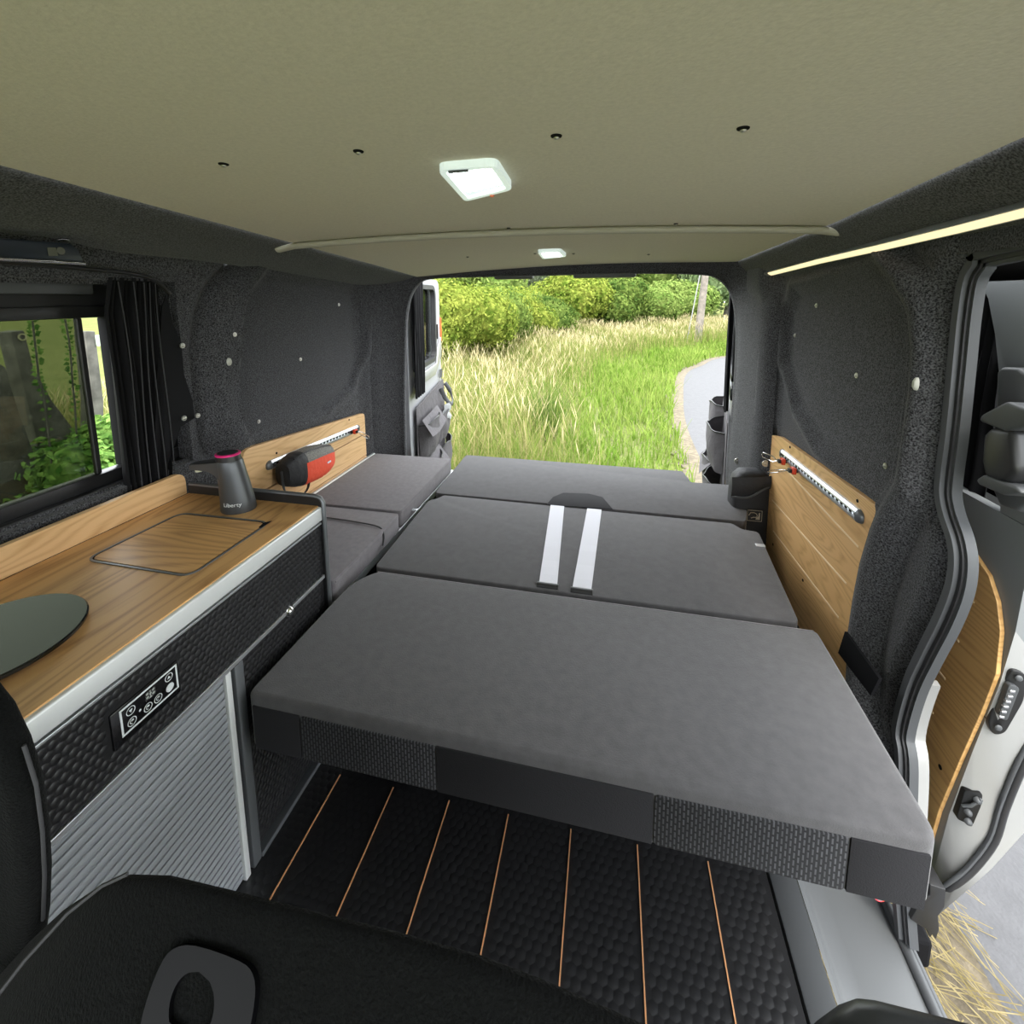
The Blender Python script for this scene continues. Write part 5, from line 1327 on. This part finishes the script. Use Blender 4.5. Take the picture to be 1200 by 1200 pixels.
H1 = leaf_mat('hedge_yellow_green', (.085, .135, .018), (.25, .285, .055), 1.1, .3, 5)
H2 = leaf_mat('hedge_mid_green', (.05, .095, .02), (.16, .215, .05), 1.2, .3, 5)
H3 = leaf_mat('tree_green', (.075, .12, .05), (.18, .235, .11), .6, .3, 3)
H4 = leaf_mat('tree_hazed_green', (.12, .15, .10), (.22, .25, .175), .6, .3, 3)  # tree greens lightened and greyed: haze is put into the leaf colour
H5 = leaf_mat('tree_bright', (.10, .165, .035), (.21, .27, .075), .6, .3, 3)
def at(px, Y): 
    p = P(px, 345, 'Y', Y); return p.x
hedge = [(505, 9.6, 1.3, 1.35, H1, 'yellow-green hawthorn bush at the near end of the hedge'), (535, 11, 1.5, 1.4, H1, 'bushy lime hedge plant behind the pale verge grass'),
         (562, 12.8, 1.6, 1.3, H2, 'mid-green hedge bush with dark hollows above the grass'), (592, 14.5, 1.7, 1.25, H1, 'yellow-tipped hedge bush beside the dark-hollowed one'),
         (622, 17, 1.7, 1.15, H2, 'low dark green hedge bush next to tall golden shrub')]
for i, (px_, Y_, rx_, hz, m, lab) in enumerate(hedge):
    plant('hedge_bush', lab, 'bush', (at(px_, Y_), Y_, GZ + hz * .72), (rx_, 1.2, hz), 22000, .045, m, 100 + i, 'hedge bushes along the verge', trunk=False)
shr = [(672, 20, 2.0, 1.75, H1, 'golden-green rounded shrub in the middle of the verge'), (712, 21, 2.1, 1.65, H2, 'leafy mid-green shrub between the golden shrub and telegraph pole'),
       (752, 23, 2.0, 1.35, H5, 'bright low shrub at the foot of the telegraph pole'), (795, 27, 2.6, 1.5, H5, 'pale green thicket behind the telegraph pole'), (650, 23, 2.2, 1.2, H5, 'pale willow-like bush filling the gap behind the hedge')]
for i, (px_, Y_, rx_, hz, m, lab) in enumerate(shr):
    plant('verge_shrub', lab, 'shrub', (at(px_, Y_), Y_, GZ + hz * .75), (rx_, 1.6, hz), 20000, .075, m, 200 + i, 'shrubs at the back of the verge', trunk=False)
trees = [(425, 33, 5, 5.0, H3, 'dark broadleaf tree beyond the open white door'), (515, 42, 4.5, 5.2, H3, 'tall dark green tree behind the hedge end'), (556, 34, 4, 4.2, H5, 'bright green round tree behind the hedge'), (600, 58, 5.5, 6.5, H4, 'grey-green woodland tree far behind the hedge'),
         (645, 49, 5.5, 6.2, H4, 'hazy green woodland tree rising above golden shrub'), (690, 41, 4.5, 4.6, H3, 'deep green tree above the middle shrubs'), (728, 33, 4.5, 5.4, H5, 'light green tree rising behind the mid-green verge shrub'),
         (772, 50, 3.6, 3.2, H3, 'low dark tree between the light green tree and telegraph pole'), (812, 42, 4.2, 5.2, H4, 'hazy olive tree behind the telegraph pole'), (852, 32, 3.4, 4.6, H3, 'green tree over the bend of the lane'), (905, 35, 5, 5.6, H5, 'light tree beyond the silver rear door')]
for i, (px_, Y_, rx_, hz, m, lab) in enumerate(trees):
    plant('tree', lab, 'tree', (at(px_, Y_), Y_, GZ + hz * .62), (rx_, 3.0, hz * .75), 16000, .17, m, 300 + i, 'trees beyond the verge', nb=12)
# telegraph pole
pb = G(817, 404); ptp = P(829, 300, 'Y', pb.y + .3)
b = B(); b.tube([pb, pb.lerp(ptp, .5), pb + (ptp - pb) * 2.2], [.13, .12, .10], 10); obj('telegraph_pole', b.mesh(), M_POLE, None, 'weathered leaning telegraph pole standing by the lane bend', 'pole', smooth=60)
pw = pb + (ptp - pb) * 1.5
b = B(); b.tube([pw, pw.lerp(G(804, 404), .5), G(804, 404)], .02, 6); obj('stay_wire', b.mesh(), mat('stay_wire_grey', (.2, .2, .19), .6), None, 'thin stay wire running from pole to the verge', 'wire')

# ---- fence and ivy seen through the side window
XF = -2.7
fpx = lambda x, y, X=XF: P(x, y, 'X', X)
M_POST = mat('weathered_post', (.085, .082, .07), .9, var=(14, .4), bump=(40, .6, .006))
def fpost(px, X, th, name, label):
    t = thing(name, label, 'fence post', fpx(*px[-1], X), 'old fence timbers outside the side window')
    b = B(); b.prism([fpx(x, y, X) for x, y in px], (-th, 0, 0), .008, 2); obj('timber', b.mesh(), M_POST, t, smooth=40)
    return t
f1 = fpost([(12, 389), (29, 387), (40, 430), (62, 470), (100, 520), (120, 760), (52, 760), (44, 520), (33, 475)], XF, .09, 'fence_post', 'leaning grey fence post with round metal tag')
c = fpx(26, 395, XF + .003); b = B(); b.ring_band([c + Vector((0, math.cos(a) * .017, math.sin(a) * .017)) for a in np.linspace(0, 6.283, 21)[:-1]], [c + Vector((0, math.cos(a) * .011, math.sin(a) * .011)) for a in np.linspace(0, 6.283, 21)[:-1]], (.003, 0, 0)); obj('ring_tag', b.mesh(), mat('brass_tag', (.35, .33, .2), .5), f1)
fpost([(-40, 420), (0, 426), (7, 430), (22, 480), (42, 535), (60, 760), (-40, 760)], XF + .12, .09, 'fence_post', 'broad split fence post beside the leaning one')
fpost([(-30, 440), (28, 430), (29, 442), (-30, 453)], XF - .12, .04, 'fence_rail', 'short horizontal fence rail behind the leaning post')
f3 = fpost([(100, 388), (112, 388), (122, 470), (122, 760), (104, 760), (108, 470)], XF - .2, .09, 'fence_post', 'slim fence post with pale reflector in the open pane gap')
b = B(); b.prism(rounded([fpx(x, y, XF - .197) for x, y in [(111, 393), (119, 392), (120, 405), (113, 406)]], .008, 3), (.004, 0, 0)); obj('pale_reflector', b.mesh(), mat('pale_lichen', (.45, .55, .42), .5), f3)
HV = leaf_mat('ivy_green', (.06, .15, .03), (.22, .36, .09), 6, .3, 25)
for i, (x, y, rx_, rz_, n, lab) in enumerate([(20, 620, .40, .30, 5200, 'dark bramble bush below the broad fence post'), (78, 560, .26, .32, 4200, 'ivy bush growing over the leaning fence post'), (122, 525, .24, .30, 4200, 'bright bramble bush outside the open pane gap'), (172, 530, .2, .4, 3000, 'bramble bush behind the gathered curtain')]):
    p = fpx(x, y, XF + .15 - .1 * (i == 2)); plant('bramble_bush', lab, 'bush', (p.x, p.y, p.z - .1), (.28, rx_, rz_), n, .022, HV, 400 + i, 'brambles along the fence', trunk=False)
def sprig(pts, label, seed):
    r = random.Random(seed); t = thing('ivy_sprig', label, 'plant', fpx(*pts[-1], XF + .2), 'upright sprigs outside the side window')
    path = catmull([fpx(x, y, XF + .2) for x, y in pts], 6); b = B(); b.tube(path, .004, 5); obj('stem', b.mesh(), M_POST, t)
    for p in path:
        for s in (-1, 1):
            a = r.uniform(-.6, .6); L = r.uniform(.013, .024); d = Vector((r.uniform(-.5, .5), s * math.cos(a), math.sin(a) + .2)).normalized(); q = d.cross(Vector((1, r.uniform(-.4, .4), .2))).normalized()
            b = B(); b.prism([p + d * .006, p + d * L * .6 + q * L * .42, p + d * L * 1.35, p + d * L * .6 - q * L * .42], Vector((.0008, 0, 0))); obj('leaf', b.mesh(), HV, t)
sprig([(38, 376), (40, 395), (43, 420), (46, 445), (52, 470), (60, 540), (66, 600)], 'leafy ivy sprig climbing beside the leaning fence post', 1)
sprig([(76, 374), (80, 395), (83, 420), (85, 450), (88, 480), (92, 560), (94, 610)], 'leafy sprig standing clear in front of the field', 2)
